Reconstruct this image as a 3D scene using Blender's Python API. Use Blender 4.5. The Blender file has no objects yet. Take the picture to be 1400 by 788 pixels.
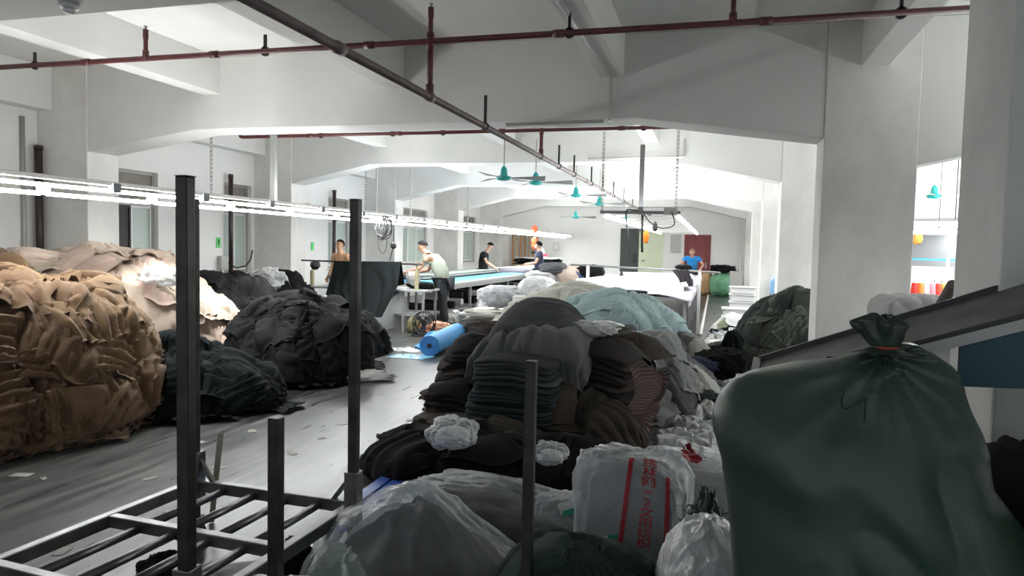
import bpy, math, random
import numpy as np
from mathutils import Vector, Matrix
S = bpy.context.scene
COL = S.collection
PI = math.pi
# ---------------------------------------------------------------- camera
CAMH = 1.65
FPX = 985.0
def _basis():
    dy = np.array([979-700, 343-394, FPX]); dy /= np.linalg.norm(dy)
    dn = np.array([463-700, 14000-394, FPX]); dn -= dn.dot(dy)*dy; dn /= np.linalg.norm(dn)
    dx = np.cross(dn, dy)
    if dx[0] < 0: dx = -dx
    return np.stack([dx, dy, -dn])            # rows: world X, Y, Z in camera right/down/forward
RB = _basis()
cam = bpy.data.cameras.new('camera'); cam.sensor_width = 36; cam.lens = 36*FPX/1400
cam.clip_start = 0.02; cam.clip_end = 200
co = bpy.data.objects.new('camera', cam); COL.objects.link(co)
M3 = Matrix([[RB[0][0], -RB[0][1], -RB[0][2]], [RB[1][0], -RB[1][1], -RB[1][2]], [RB[2][0], -RB[2][1], -RB[2][2]]])
co.matrix_world = Matrix.Translation((0, 0, CAMH)) @ M3.to_4x4()
S.camera = co
def at(px, py, X=None, Y=None, Z=None):
    d = RB @ np.array([px-700, py-394, FPX])
    t = X/d[0] if X is not None else (Y/d[1] if Y is not None else (Z-CAMH)/d[2])
    return Vector((d[0]*t, d[1]*t, CAMH+d[2]*t))
# ---------------------------------------------------------------- view, world, lights
S.view_settings.view_transform = 'Standard'; S.view_settings.look = 'None'
S.view_settings.gamma = 1; S.view_settings.use_curve_mapping = False
S.view_settings.exposure = 1.95
W = bpy.data.worlds.new('world'); S.world = W; W.use_nodes = True
W.node_tree.nodes['Background'].inputs[0].default_value = (0.85, 0.92, 1, 1)
W.node_tree.nodes['Background'].inputs[1].default_value = 0.2
def area(name, loc, sx, sy, power, color=(1, 1, 1), rot=(0, 0, 0)):
    l = bpy.data.lights.new(name, 'AREA'); l.shape = 'RECTANGLE'; l.size = sx; l.size_y = sy
    l.energy = power; l.color = color
    o = bpy.data.objects.new(name, l); COL.objects.link(o); o.location = loc; o.rotation_euler = rot
    return o
COOL = (0.95, 0.98, 1.0)
# lamps of the two hanging light rows and of the rows over the sewing hall to the right; the last is added fill
area('lamp_and_fill_light', (-5.47, 16.0, 2.064), 0.025, 23, 112, COOL)
area('lamp_and_fill_light', (-5.78, 16.0, 2.14), 0.10, 23, 60, COOL, (PI, 0, 0))
area('lamp_and_fill_light', (-1.17, 16.7, 2.12), 1.0, 11, 38, COOL)
area('lamp_and_fill_light', (-1.17, 16.7, 2.32), 1.0, 11, 50, COOL, (PI, 0, 0))
for x in (4.2, 7.2):
    area('lamp_and_fill_light', (x, 16.5, 2.10), 0.10, 22, 210, COOL)
    area('lamp_and_fill_light', (x, 16.5, 2.30), 0.10, 22, 190, COOL, (PI, 0, 0))
area('lamp_and_fill_light', (-3.4, 24, 3.0), 3.0, 5, 60, COOL, (PI, 0, 0))  # upward fill added under the far ceiling, standing in for unseen lamps
# ---------------------------------------------------------------- helpers
def rgb(h):
    c = [int(h[i:i+2], 16)/255 for i in (0, 2, 4)]
    return tuple(((x/12.92) if x <= .04045 else ((x+.055)/1.055)**2.4) for x in c)
def mat(name, color, rough=.6, metal=0, **k):
    m = bpy.data.materials.new(name); m.use_nodes = True
    n = m.node_tree.nodes; L = m.node_tree.links; b = n['Principled BSDF']
    if isinstance(color, str): color = rgb(color)
    b.inputs['Base Color'].default_value = (*color, 1)
    b.inputs['Roughness'].default_value = rough; b.inputs['Metallic'].default_value = metal
    if k.get('emit'):
        b.inputs['Emission Color'].default_value = (*k.get('ecol', (1, 1, 1)), 1); b.inputs['Emission Strength'].default_value = k['emit']
    if k.get('sheen'): b.inputs['Sheen Weight'].default_value = k['sheen']
    if k.get('spec') is not None: b.inputs['Specular IOR Level'].default_value = k['spec']
    if k.get('trans'): b.inputs['Transmission Weight'].default_value = k['trans']
    if k.get('alpha'): b.inputs['Alpha'].default_value = k['alpha']
    var = k.get('var', 0); sc = k.get('scale', 3)
    tc = n.new('ShaderNodeTexCoord')
    src = tc.outputs['Object']
    if var:
        no = n.new('ShaderNodeTexNoise'); no.inputs['Scale'].default_value = sc; no.inputs['Detail'].default_value = 6
        L.new(src, no.inputs['Vector'])
        r = n.new('ShaderNodeValToRGB'); r.color_ramp.elements[0].position = .3; r.color_ramp.elements[1].position = .7
        c2 = k.get('color2'); 
        if isinstance(c2, str): c2 = rgb(c2)
        c2 = c2 or tuple(c*(1-var) for c in color)
        r.color_ramp.elements[0].color = (*c2, 1); r.color_ramp.elements[1].color = (*[min(1, c*(1+var*.4)) for c in color], 1)
        L.new(no.outputs['Fac'], r.inputs['Fac']); L.new(r.outputs['Color'], b.inputs['Base Color'])
    if k.get('bump'):
        nb = n.new('ShaderNodeTexNoise'); nb.inputs['Scale'].default_value = k.get('bscale', 60); nb.inputs['Detail'].default_value = 4
        L.new(src, nb.inputs['Vector'])
        bu = n.new('ShaderNodeBump'); bu.inputs['Strength'].default_value = k['bump']; bu.inputs['Distance'].default_value = k.get('bdist', .01)
        L.new(nb.outputs['Fac'], bu.inputs['Height']); L.new(bu.outputs['Normal'], b.inputs['Normal'])
    return m
def cloth(name, color, var=.25, **k):
    k.setdefault('bump', .35); k.setdefault('bscale', 90)
    return mat(name, color, .92, 0, sheen=k.pop('sheen', .12 if max(color) > .1 else .0), var=var, scale=k.pop('scale', 2.2), spec=.2, **k)
def plastic_film(name, color=(.86, .88, .9), alpha=.35, rough=.18, bs=7, strength=.6):
    m = bpy.data.materials.new(name); m.use_nodes = True
    n = m.node_tree.nodes; L = m.node_tree.links; n.clear()
    out = n.new('ShaderNodeOutputMaterial'); tr = n.new('ShaderNodeBsdfTransparent'); p = n.new('ShaderNodeBsdfPrincipled')
    tr.inputs[0].default_value = (.96, .97, .98, 1)
    p.inputs['Base Color'].default_value = (*color, 1); p.inputs['Roughness'].default_value = rough; p.inputs['Specular IOR Level'].default_value = .9
    tc = n.new('ShaderNodeTexCoord'); no = n.new('ShaderNodeTexNoise'); no.inputs['Scale'].default_value = bs; no.inputs['Detail'].default_value = 5; no.inputs['Distortion'].default_value = 1.2
    L.new(tc.outputs['Object'], no.inputs['Vector'])
    bu = n.new('ShaderNodeBump'); bu.inputs['Strength'].default_value = strength; bu.inputs['Distance'].default_value = .03
    L.new(no.outputs['Fac'], bu.inputs['Height']); L.new(bu.outputs['Normal'], p.inputs['Normal'])
    fr = n.new('ShaderNodeLayerWeight'); fr.inputs['Blend'].default_value = .35
    mp = n.new('ShaderNodeMapRange'); mp.inputs['To Min'].default_value = alpha; mp.inputs['To Max'].default_value = min(1, alpha+.55)
    L.new(fr.outputs['Facing'], mp.inputs['Value'])
    mx = n.new('ShaderNodeMixShader'); L.new(mp.outputs[0], mx.inputs[0]); L.new(tr.outputs[0], mx.inputs[1]); L.new(p.outputs[0], mx.inputs[2])
    L.new(mx.outputs[0], out.inputs[0])
    return m
# numpy gradient-free value noise, smooth, in [-1, 1]
def _h(ix, iy, iz, s):
    with np.errstate(over='ignore'):
        h = (ix.astype(np.int64)*73856093) ^ (iy.astype(np.int64)*19349663) ^ (iz.astype(np.int64)*83492791) ^ (s*2654435)
        h = (h ^ (h >> 13))*1274126177; h = h & 0x7fffffff; h = (h ^ (h >> 16))
    return (h % 65536)/32767.5-1
def vnoise(x, y, z=0., s=0):
    x, y, z = np.broadcast_arrays(np.asarray(x, float), np.asarray(y, float), np.asarray(z, float))
    ix, iy, iz = np.floor(x), np.floor(y), np.floor(z)
    fx, fy, fz = x-ix, y-iy, z-iz
    fx, fy, fz = [f*f*f*(f*(f*6-15)+10) for f in (fx, fy, fz)]
    r = 0
    for a in (0, 1):
        for b in (0, 1):
            for c in (0, 1):
                r = r+_h(ix+a, iy+b, iz+c, s)*(fx if a else 1-fx)*(fy if b else 1-fy)*(fz if c else 1-fz)
    return r
def fbm(x, y, z=0., s=0, o=3):
    r = 0; a = 1; t = 0
    for i in range(o):
        r = r+a*vnoise(x*2**i, y*2**i, z*2**i, s+i*17); t += a; a *= .5
    return r/t
def link(name, me, m=None, parent=None, smooth=True):
    if m is not None:
        for q in (m if isinstance(m, (list, tuple)) else [m]): me.materials.append(q)
    if smooth: me.polygons.foreach_set('use_smooth', [True]*len(me.polygons))
    o = bpy.data.objects.new(name, me); COL.objects.link(o)
    if parent is not None: o.parent = parent
    return o
def grid_mesh(name, P, close_u=False, close_v=False):
    """P: (nu, nv, 3)"""
    nu, nv = P.shape[:2]
    i = np.arange(nu if close_u else nu-1); j = np.arange(nv if close_v else nv-1)
    I, J = np.meshgrid(i, j, indexing='ij'); I2 = (I+1) % nu; J2 = (J+1) % nv
    f = np.stack([I*nv+J, I2*nv+J, I2*nv+J2, I*nv+J2], -1).reshape(-1, 4)
    return np_mesh(name, P.reshape(-1, 3), f)
def np_mesh(name, V, Fq):
    me = bpy.data.meshes.new(name); V = np.asarray(V, np.float32); Fq = np.asarray(Fq, np.int32)
    me.vertices.add(len(V)); me.vertices.foreach_set('co', V.ravel())
    k = Fq.shape[1]
    me.loops.add(Fq.size); me.loops.foreach_set('vertex_index', Fq.ravel())
    me.polygons.add(len(Fq)); me.polygons.foreach_set('loop_start', np.arange(len(Fq), dtype=np.int32)*k)
    me.update(calc_edges=True); me.validate()
    return me
class MB:
    def __init__(s): s.v = []; s.f = []; s.mi = []
    def add(s, vs, fs, mi=0):
        n = len(s.v); s.v += [tuple(v) for v in vs]; s.f += [tuple(i+n for i in f) for f in fs]; s.mi += [mi]*len(fs); return s
    def box(s, a, b, rz=0, mi=0, piv=None, b_=0):
        x0, x1 = sorted((a[0], b[0])); y0, y1 = sorted((a[1], b[1])); z0, z1 = sorted((a[2], b[2]))
        vs = [(x, y, z) for z in (z0, z1) for x, y in ((x0, y0), (x1, y0), (x1, y1), (x0, y1))]
        if rz:
            p = piv or ((x0+x1)/2, (y0+y1)/2); c, q = math.cos(rz), math.sin(rz)
            vs = [(p[0]+(x-p[0])*c-(y-p[1])*q, p[1]+(x-p[0])*q+(y-p[1])*c, z) for x, y, z in vs]
        return s.add(vs, [(3, 2, 1, 0), (4, 5, 6, 7), (0, 1, 5, 4), (1, 2, 6, 5), (2, 3, 7, 6), (3, 0, 4, 7)], mi)
    def bar(s, p, q, w, h=None, mi=0, upv=(0, 0, 1)):
        """rectangular bar from p to q"""
        p, q = Vector(p), Vector(q); d = (q-p).normalized(); u = Vector(upv)
        if abs(d.dot(u)) > .95: u = Vector((0, 1, 0))
        a = d.cross(u).normalized(); b = a.cross(d); h = h or w
        vs = [e+a*sx*w/2+b*sz*h/2 for e in (p, q) for sx, sz in ((-1, -1), (1, -1), (1, 1), (-1, 1))]
        return s.add(vs, [(3, 2, 1, 0), (4, 5, 6, 7), (0, 1, 5, 4), (1, 2, 6, 5), (2, 3, 7, 6), (3, 0, 4, 7)], mi)
    def tube(s, pts, r, n=10, mi=0, cap=True):
        pts = [Vector(p) for p in pts]; rr = r if isinstance(r, (list, tuple)) else [r]*len(pts)
        vs = []; ref = None
        for i, p in enumerate(pts):
            d = (pts[min(i+1, len(pts)-1)]-pts[max(i-1, 0)]).normalized()
            if ref is None: ref = Vector((0, 0, 1)) if abs(d.z) < .9 else Vector((1, 0, 0))
            a = d.cross(ref).normalized(); b = a.cross(d).normalized(); ref = b
            vs += [p+(a*math.cos(t)+b*math.sin(t))*rr[i] for t in [2*PI*k/n for k in range(n)]]
        fs = [(i*n+k, i*n+(k+1) % n, (i+1)*n+(k+1) % n, (i+1)*n+k) for i in range(len(pts)-1) for k in range(n)]
        if cap: fs += [tuple(range(n))[::-1], tuple((len(pts)-1)*n+k for k in range(n))]
        return s.add(vs, fs, mi)
    def lathe(s, c, prof, n=20, mi=0, M=None):
        vs = []
        for r, z in prof: vs += [(r*math.cos(2*PI*k/n), r*math.sin(2*PI*k/n), z) for k in range(n)]
        if M: vs = [M @ Vector(v) for v in vs]
        vs = [(v[0]+c[0], v[1]+c[1], v[2]+c[2]) for v in vs]
        fs = [(i*n+k, i*n+(k+1) % n, (i+1)*n+(k+1) % n, (i+1)*n+k) for i in range(len(prof)-1) for k in range(n)]
        fs += [tuple(range(n))[::-1], tuple((len(prof)-1)*n+k for k in range(n))]
        return s.add(vs, fs, mi)
    def prism(s, poly, y0, y1, axis='y', mi=0):
        """poly in (x,z) extruded along y, or (y,z) along x, or (x,y) along z"""
        n = len(poly)
        f = {'y': lambda a, b, t: (a, t, b), 'x': lambda a, b, t: (t, a, b), 'z': lambda a, b, t: (a, b, t)}[axis]
        vs = [f(a, b, t) for t in (y0, y1) for a, b in poly]
        fs = [tuple(range(n)), tuple(range(2*n-1, n-1, -1))]+[(k, n+k, n+(k+1) % n, (k+1) % n) for k in range(n)]
        return s.add(vs, fs, mi)
    def build(s, name, m, parent=None, bevel=0, smooth=False, origin=None):
        me = bpy.data.meshes.new(name)
        v = s.v
        if origin is not None: v = [(a-origin[0], b-origin[1], c-origin[2]) for a, b, c in v]
        me.from_pydata(v, [], s.f)
        for q in (m if isinstance(m, (list, tuple)) else [m]): me.materials.append(q)
        me.polygons.foreach_set('material_index', s.mi)
        me.update()
        import bmesh
        bm = bmesh.new(); bm.from_mesh(me); bmesh.ops.recalc_face_normals(bm, faces=bm.faces); bm.to_mesh(me); bm.free()
        o = link(name, me, None, parent, smooth)
        if origin is not None: o.location = origin
        if bevel:
            b = o.modifiers.new('b', 'BEVEL'); b.width = bevel; b.segments = 2; b.limit_method = 'ANGLE'
        return o
def empty(name, loc=(0, 0, 0), rz=0):
    o = bpy.data.objects.new(name, None); COL.objects.link(o); o.location = loc; o.rotation_euler = (0, 0, rz); o.empty_display_size = .1
    return o
def tag(o, label=None, cat=None, group=None, kind=None):
    if label: o['label'] = label
    if cat: o['category'] = cat
    if group: o['group'] = group
    if kind: o['kind'] = kind
    return o
def thing(name, label, cat, loc=(0, 0, 0), rz=0, group=None):
    return tag(empty(name, loc, rz), label, cat, group)
def struct(o): o['kind'] = 'structure'; return o
def copy_tree(o, parent=None):
    c = o.copy(); COL.objects.link(c)
    if parent is not None: c.parent = parent
    for ch in list(o.children): copy_tree(ch, c)
    return c
# ---------------------------------------------------------------- shared materials
def wall_mat(name, base, dirt=.12):
    m = mat(name, base, .75, 0, bump=.08, bscale=25)
    n = m.node_tree.nodes; L = m.node_tree.links; b = n['Principled BSDF']
    tc = n.new('ShaderNodeTexCoord'); a = n.new('ShaderNodeTexNoise'); a.inputs['Scale'].default_value = 1.3; a.inputs['Detail'].default_value = 8; a.inputs['Roughness'].default_value = .65
    mp = n.new('ShaderNodeMapping'); mp.inputs['Scale'].default_value = (1, 1, .6); L.new(tc.outputs['Object'], mp.inputs[0]); L.new(mp.outputs[0], a.inputs['Vector'])
    r = n.new('ShaderNodeValToRGB'); r.color_ramp.elements[0].position = .28; r.color_ramp.elements[1].position = .62
    c = rgb(base) if isinstance(base, str) else base
    r.color_ramp.elements[0].color = (*[x*(1-dirt*1.6) for x in c], 1); r.color_ramp.elements[1].color = (*c, 1)
    L.new(a.outputs['Fac'], r.inputs[0]); L.new(r.outputs[0], b.inputs['Base Color'])
    return m
M_WALL = wall_mat('white_wall_paint', 'e4e4e1', .05)
M_COLM = wall_mat('scuffed_column_paint', 'e2e1dc', .16)
M_CEIL = wall_mat('ceiling_paint', 'dcdcd8', .04)
M_STEEL = mat('brushed_steel', (.2, .2, .2), .35, .85, var=.4, scale=9)
M_DARKSTEEL = mat('dark_worn_steel', (.055, .05, .048), .38, .55, var=.5, scale=8, color2=(.02, .018, .016))
M_ALU = mat('aluminium', (.55, .54, .52), .4, .7)
M_GALV = mat('galvanised_strip', (.42, .41, .39), .5, .4)
M_GREYBAR = mat('plain_grey_bar', (.2, .2, .2), .5, .2)
M_BLACK = mat('black_plastic', (.015, .015, .016), .5)
M_WHITEP = mat('white_plastic', (.75, .75, .74), .4)
M_RED = mat('oxide_red_pipe_paint', (.13, .03, .03), .42, 0, var=.35, scale=12, spec=.6)
M_GREYPIPE = mat('grey_pipe_paint', (.19, .145, .14), .45, .2, var=.3, scale=6)
M_TUBE = mat('fluorescent_tube', (1, 1, 1), .5, 0, emit=9)
M_BROWNPIPE = mat('dark_brown_pipe', (.035, .022, .02), .4, 0)
M_TEAL = mat('teal_fan_paint', (.02, .36, .33), .35)
M_FANBL = mat('grey_fan_blade', (.33, .36, .36), .45, .3)
# floor
def floor_mat():
    m = mat('grey_painted_floor', (.12, .13, .125), .3, 0, spec=.5)
    n = m.node_tree.nodes; L = m.node_tree.links; b = n['Principled BSDF']
    tc = n.new('ShaderNodeTexCoord')
    a = n.new('ShaderNodeTexNoise'); a.inputs['Scale'].default_value = .55; a.inputs['Detail'].default_value = 9; a.inputs['Roughness'].default_value = .7
    mp = n.new('ShaderNodeMapping'); mp.inputs['Rotation'].default_value = (0, 0, .03); mp.inputs['Scale'].default_value = (6, .55, 1)
    L.new(tc.outputs['Object'], a.inputs['Vector'])
    s2 = n.new('ShaderNodeTexNoise'); s2.inputs['Scale'].default_value = 2.2; s2.inputs['Detail'].default_value = 6
    L.new(tc.outputs['Object'], mp.inputs[0]); L.new(mp.outputs[0], s2.inputs['Vector'])
    r = n.new('ShaderNodeValToRGB'); e = r.color_ramp.elements
    e[0].position = .33; e[0].color = (.016, .019, .018, 1); e[1].position = .68; e[1].color = (.055, .06, .057, 1)
    L.new(a.outputs['Fac'], r.inputs[0])
    r2 = n.new('ShaderNodeValToRGB'); e = r2.color_ramp.elements
    e[0].position = .42; e[0].color = (0, 0, 0, 1); e[1].position = .75; e[1].color = (1, 1, 1, 1)
    L.new(s2.outputs['Fac'], r2.inputs[0])
    mx = n.new('ShaderNodeMix'); mx.data_type = 'RGBA'; mx.inputs[0].default_value = .35
    ml = n.new('ShaderNodeMath'); ml.operation = 'MULTIPLY'; ml.inputs[1].default_value = .7; L.new(r2.outputs[0], ml.inputs[0]); L.new(ml.outputs[0], mx.inputs[0])
    L.new(r.outputs[0], mx.inputs[6]); mx.inputs[7].default_value = (.17, .165, .145, 1)
    L.new(mx.outputs[2], b.inputs['Base Color'])
    rr = n.new('ShaderNodeMapRange'); rr.inputs['To Min'].default_value = .2; rr.inputs['To Max'].default_value = .42
    L.new(s2.outputs['Fac'], rr.inputs['Value']); L.new(rr.outputs[0], b.inputs['Roughness'])
    bu = n.new('ShaderNodeBump'); bu.inputs['Strength'].default_value = .07; bu.inputs['Distance'].default_value = .006
    L.new(s2.outputs['Fac'], bu.inputs['Height']); L.new(bu.outputs['Normal'], b.inputs['Normal'])
    return m
M_FLOOR = floor_mat()
# ---------------------------------------------------------------- the hall
XL, XR = -8.45, 1.03                     # inner faces of the two column rows
CW, CD = 0.88, 0.55                      # column width (X) and depth (Y)
FR = [3.1, 8.1, 13.1, 18.1, 23.1, 28.15]
YF = 28.7; YB = -4.0; XE = 12.0; XW = -9.33; ZC = 4.02
struct(MB().box((XW-.3, YB, -.1), (XE, YF+.3, 0)).build('floor', M_FLOOR))
struct(MB().box((XW-.3, YB, ZC), (XE, YF+.3, ZC+.15)).build('ceiling', M_CEIL))
# far wall with two door holes
struct(MB().box((XW-.3, YF, 0), (-3.72, YF+.25, ZC)).box((-3.72, YF, 2.5), (-1.19, YF+.25, ZC)).box((-1.94, YF, 0), (-1.19, YF+.25, 2.5))
       .box((-1.19, YF, 2.25), (-.2, YF+.25, ZC)).box((-.2, YF, 0), (XE, YF+.25, ZC)).box((-3.72, YF+.2, 0), (-1.94, YF+.25, 2.5)).build('wall_far', M_WALL))
struct(MB().box((XE, YB, 0), (XE+.2, YF+.2, ZC)).build('wall_right', M_WALL))
# left wall with window holes
WN = [(5.2, 6.1), (9.4, 10.4), (12.15, 13.0), (16.1, 17.2), (20.45, 22.5), (24.9, 27.6)]
wb = MB(); y = YB
for a, b in WN:
    wb.box((XW-.25, y, 0), (XW, a, ZC)); wb.box((XW-.25, a, 0), (XW, b, 1.0)); wb.box((XW-.25, a, 2.78), (XW, b, ZC)); y = b
wb.box((XW-.25, y, 0), (XW, YF, ZC)); struct(wb.build('wall_left', M_WALL))
# columns and haunched beams
for i, y in enumerate(FR):
    for (x0, x1) in ((XR, XR+CW), (XL-CW, XL)):
        if i == 5: x0, x1 = (XR-.0, XR+CW) if x0 > 0 else (x0, x1)
        o = MB().box((x0, y, 0), (x1, y+CD, ZC)).build('column', M_COLM, bevel=.012); struct(o)
    zf = 3.08+(.1 if i > 1 else 0)+(.02*i)
    zh = 2.78+(.06 if i > 0 else 0)
    p = [(XL, zh), (XL+1.75, zf), (XR-1.95, zf), (XR, zh), (XR, ZC-.001), (XL, ZC-.001)]
    if i == 0: p = [(XL, 2.8), (XL+1.7, 3.02), (XR-1.9, 3.02), (XR, 2.76), (XR, ZC-.001), (XL, ZC-.001)]
    struct(MB().prism(p, y+.02, y+CD-.02).build('beam', M_CEIL, bevel=.01))
    x0 = XR+CW
    p = [(x0, 2.55), (x0+1.8, 2.95), (XE, 2.95), (XE, ZC-.001), (x0, ZC-.001)]
    struct(MB().prism(p, y+.02, y+CD-.02).build('beam', M_CEIL, bevel=.01))
# longitudinal joists under the slab
for x0 in (-6.56, -3.95, -1.31, 1.35, 4.1, 6.8, 9.4):
    for a, b in zip([YB-.0]+[f+CD-.02 for f in FR[:-1]], [f+.02 for f in FR]):
        struct(MB().box((x0, a, 3.55), (x0+.26, b, ZC-.001)).build('joist', M_CEIL, bevel=.008))
for a, b in zip([YB]+[f+CD for f in FR[:-1]], FR):
    struct(MB().box((XW, a, 3.42), (XW+.28, b, ZC-.001)).build('joist', M_CEIL, bevel=.008))
# ---------------------------------------------------------------- sprinkler pipes
def head(mb, x, y, z):        # a small upright sprinkler head
    mb.tube([(x, y, z), (x, y, z+.03)], .012, 8); mb.lathe((x, y, z+.045), [(.006, -.015), (.02, 0), (.02, .004), (.004, .008)], 8)
def coupling(mb, p, d, r):
    p, d = Vector(p), Vector(d).normalized(); mb.tube([p-d*.045, p+d*.045], r*1.28, 12)
def hanger(root, x, y, z, top, m=M_BLACK, w=.028):
    mb = MB().box((x-w/2, y-.012, z+.02), (x+w/2, y+.012, top)); mb.tube([(x, y-.012, z), (x, y+.012, z)], .045, 12)
    mb.build('hanger', m, root)
r_ = thing('sprinkler_pipe', 'long grey-red sprinkler pipe running lengthwise down the middle of the hall', 'pipe', (-2.42, 0, 2.92))
mb = MB(); mb.tube([(0, YB+.02, 0), (0, 27.5, 0)], .033, 12)
for y in (1.0, 4.3, 5.85, 9.95, 13.6, 16.8, 20.2): coupling(mb, (0, y, 0), (0, 1, 0), .033)
mb.build('pipe_run', M_GREYPIPE, r_, smooth=True)
for y in (7.4, 11.15, 12.4, 14.2, 15.7, 17.4, 19.4, 21.5): hanger(r_, 0, y, 0, .33)
def cross_pipe(y, z, x0, x1, label, risers, hangers, elbow=False, drop=True):
    r = thing('sprinkler_pipe', label, 'pipe', (0, y, z))
    mb = MB()
    pts = [(x0, 0, 0), (x1, 0, 0)]
    if elbow: pts = [(x0, 0, .10), (x0, 0, .04), (x0+.015, 0, .01), (x0+.05, 0, 0), (x1, 0, 0)]
    mb.tube(pts, .026, 12)
    for x in (-6.1, -4.6, -3.0, -1.3, .3): coupling(mb, (x, 0, 0), (1, 0, 0), .026)
    mb.build('pipe_run', M_RED, r, smooth=True)
    for x, h in risers:
        mb = MB(); mb.tube([(x, 0, 0), (x, 0, h)], .021, 10); coupling(mb, (x, 0, .03), (0, 0, 1), .024); coupling(mb, (x, 0, h-.03), (0, 0, 1), .02)
        rs = mb.build('sprinkler_riser', M_RED, r, smooth=True); mb = MB(); head(mb, x, 0, h); mb.build('sprinkler_head', M_GALV, rs)
    for x, h in hangers: hanger(r, x, 0, 0, h, w=.022)
    if drop:
        mb = MB(); mb.tube([(-2.42, 0, -z+2.95), (-2.42, 0, 0)], .026, 12); coupling(mb, (-2.42, 0, -.02), (0, 0, 1), .027); coupling(mb, (-2.42, 0, 2.98-z), (0, 0, 1), .027)
        mb.build('drop_pipe', M_RED, r, smooth=True)
cross_pipe(5.85, 3.39, -9.0, 3.0, 'dark red sprinkler pipe crossing under the nearest ceiling bay', [(-5.38, .26), (-2.42, .27), (.06, .27)], [(-6.75, .13), (-4.05, .15), (-1.21, .16), (1.22, .1)])
cross_pipe(9.95, 3.29, -7.35, .2, 'dark red sprinkler pipe with an upturned elbow behind the second beam', [], [(-5.9, .07), (-4.7, .07), (-3.9, .06), (-1.0, .08)], elbow=True)
# conduits under the joist
t = thing('cable_conduit', 'white cable conduit bent down the joist on the second beam', 'conduit')
MB().tube([(-1.19, 8.07, 3.55), (-1.19, 8.07, 3.06)], .02, 8).build('upright_run', M_ALU, t)
MB().tube([(-1.25, 8.05, 3.06), (-2.38, 8.05, 3.05)], .022, 8).build('level_run', M_ALU, t)
MB().tube([(-1.24, 5.0, 3.54), (-1.19, 8.07, 3.54)], .022, 8).build('slanted_run', M_ALU, t)
t = thing('cable_conduit', 'white cable conduit stepping along the third beam', 'conduit')
MB().tube([(-.6, 13.05, 3.6), (-.6, 13.05, 3.28)], .02, 8).build('upright_run', M_ALU, t)
MB().tube([(-.6, 13.05, 3.28), (-2.3, 13.05, 3.27)], .022, 8).build('level_run', M_ALU, t)
# smoke detector under the nearest beam
t = thing('smoke_detector', 'round white smoke detector under the nearest beam', 'smoke detector', (-3.72, 3.45, 3.02))
MB().lathe((0, 0, 0), [(.052, 0), (.055, -.012), (.055, -.022), (.046, -.03)], 24).build('base', M_WHITEP, t, smooth=True)
MB().lathe((0, 0, -.03), [(.03, 0), (.034, -.01), (.03, -.022), (.012, -.028)], 20).build('sensor_head', M_WHITEP, t, smooth=True)
# ---------------------------------------------------------------- left light row
t = thing('light_row', 'long aluminium light rail with two staggered rows of glowing tubes', 'light fixture', (-5.5, 0, 0))
MB().box((-.035, 3.2, 2.135), (.035, 27.9, 2.175)).build('rail', M_ALU, t, bevel=.004)
mb_t = MB().tube([(0, -.585, 0), (0, .585, 0)], .017, 10)
tube0 = mb_t.build('tube', M_TUBE, t, smooth=True)
hold0 = MB().box((-.03, -.045, -.01), (.03, .045, .075)).tube([(0, -.05, .012), (0, .05, .012)], .024, 8).build('tube_holder', mat('grey_tube_holder', (.25, .27, .29), .5), t)
first = True; TL = 1.235
for row, (dx, dz, off) in enumerate(((.03, 2.085, 0), (-.05, 2.015, .55))):
    y = 3.7+off
    while y < 27.5:
        o = tube0 if first else tube0.copy(); h = hold0 if first else hold0.copy()
        if not first: COL.objects.link(o); COL.objects.link(h)
        first = False
        o.location = (dx, y, dz); h.location = (dx, y+TL/2, dz); y += TL
# perforated strips and rods that carry the rail
def slotted(name, x, y, z0, z1, label, w=.03, grp=None, col=None):
    n = max(2, int((z1-z0)/.06)); mb = MB(); s = (z1-z0)/n
    for sx in (-1, 1): mb.box((x+sx*w/2-.005, y-.004, z0), (x+sx*w/2+.005, y+.004, z1))
    for k in range(n): mb.box((x-w/2, y-.003, z0+k*s), (x+w/2, y+.003, z0+k*s+s*.45))
    return tag(mb.build(name, col or M_GALV), label, 'hanger strip', grp)
for px, Y_, lab in [(289, 8.95, 'slotted metal strip behind the second beam, nearest the brown heap'), (500, 13.75, 'slotted metal strip behind the third beam, right of the dark rack post'),
                  (562, 13.75, 'slotted metal strip behind the third beam, above the stooping man'), (640, 18.8, 'slotted metal strip behind the fourth beam, above the blue table')]:
    slotted('hanger_strip', at(px, 260, Y=Y_).x, Y_, 2.19, ZC-.005, lab, .03)
q = at(374, 260, Y=8.95); tag(MB().box((q.x-.04, 8.92, 2.19), (q.x+.04, 8.98, ZC-.005)).build('light_drop_trunking', mat('dull_trunking', (.30, .31, .28), .7)), 'white square trunking dropping behind the second beam', 'trunking')
q = at(515, 260, Y=13.75); tag(MB().tube([(q.x, 13.75, 2.19), (q.x, 13.75, ZC-.005)], .014, 8).build('hanger_rod', M_GALV), 'thin rod behind the third beam above the coiled cable', 'hanger rod')
for px, Y_, lab in ((289, 8.95, 'nearest'), (500, 13.75, 'middle'), (640, 18.8, 'farthest')):
    tag(MB().box((at(px, 260, Y=Y_).x, Y_-.015, 2.178), (-5.47, Y_+.015, 2.192)).build('support_arm', M_GALV), lab+' thin metal arm carrying the left light rail', 'support arm')
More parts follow.
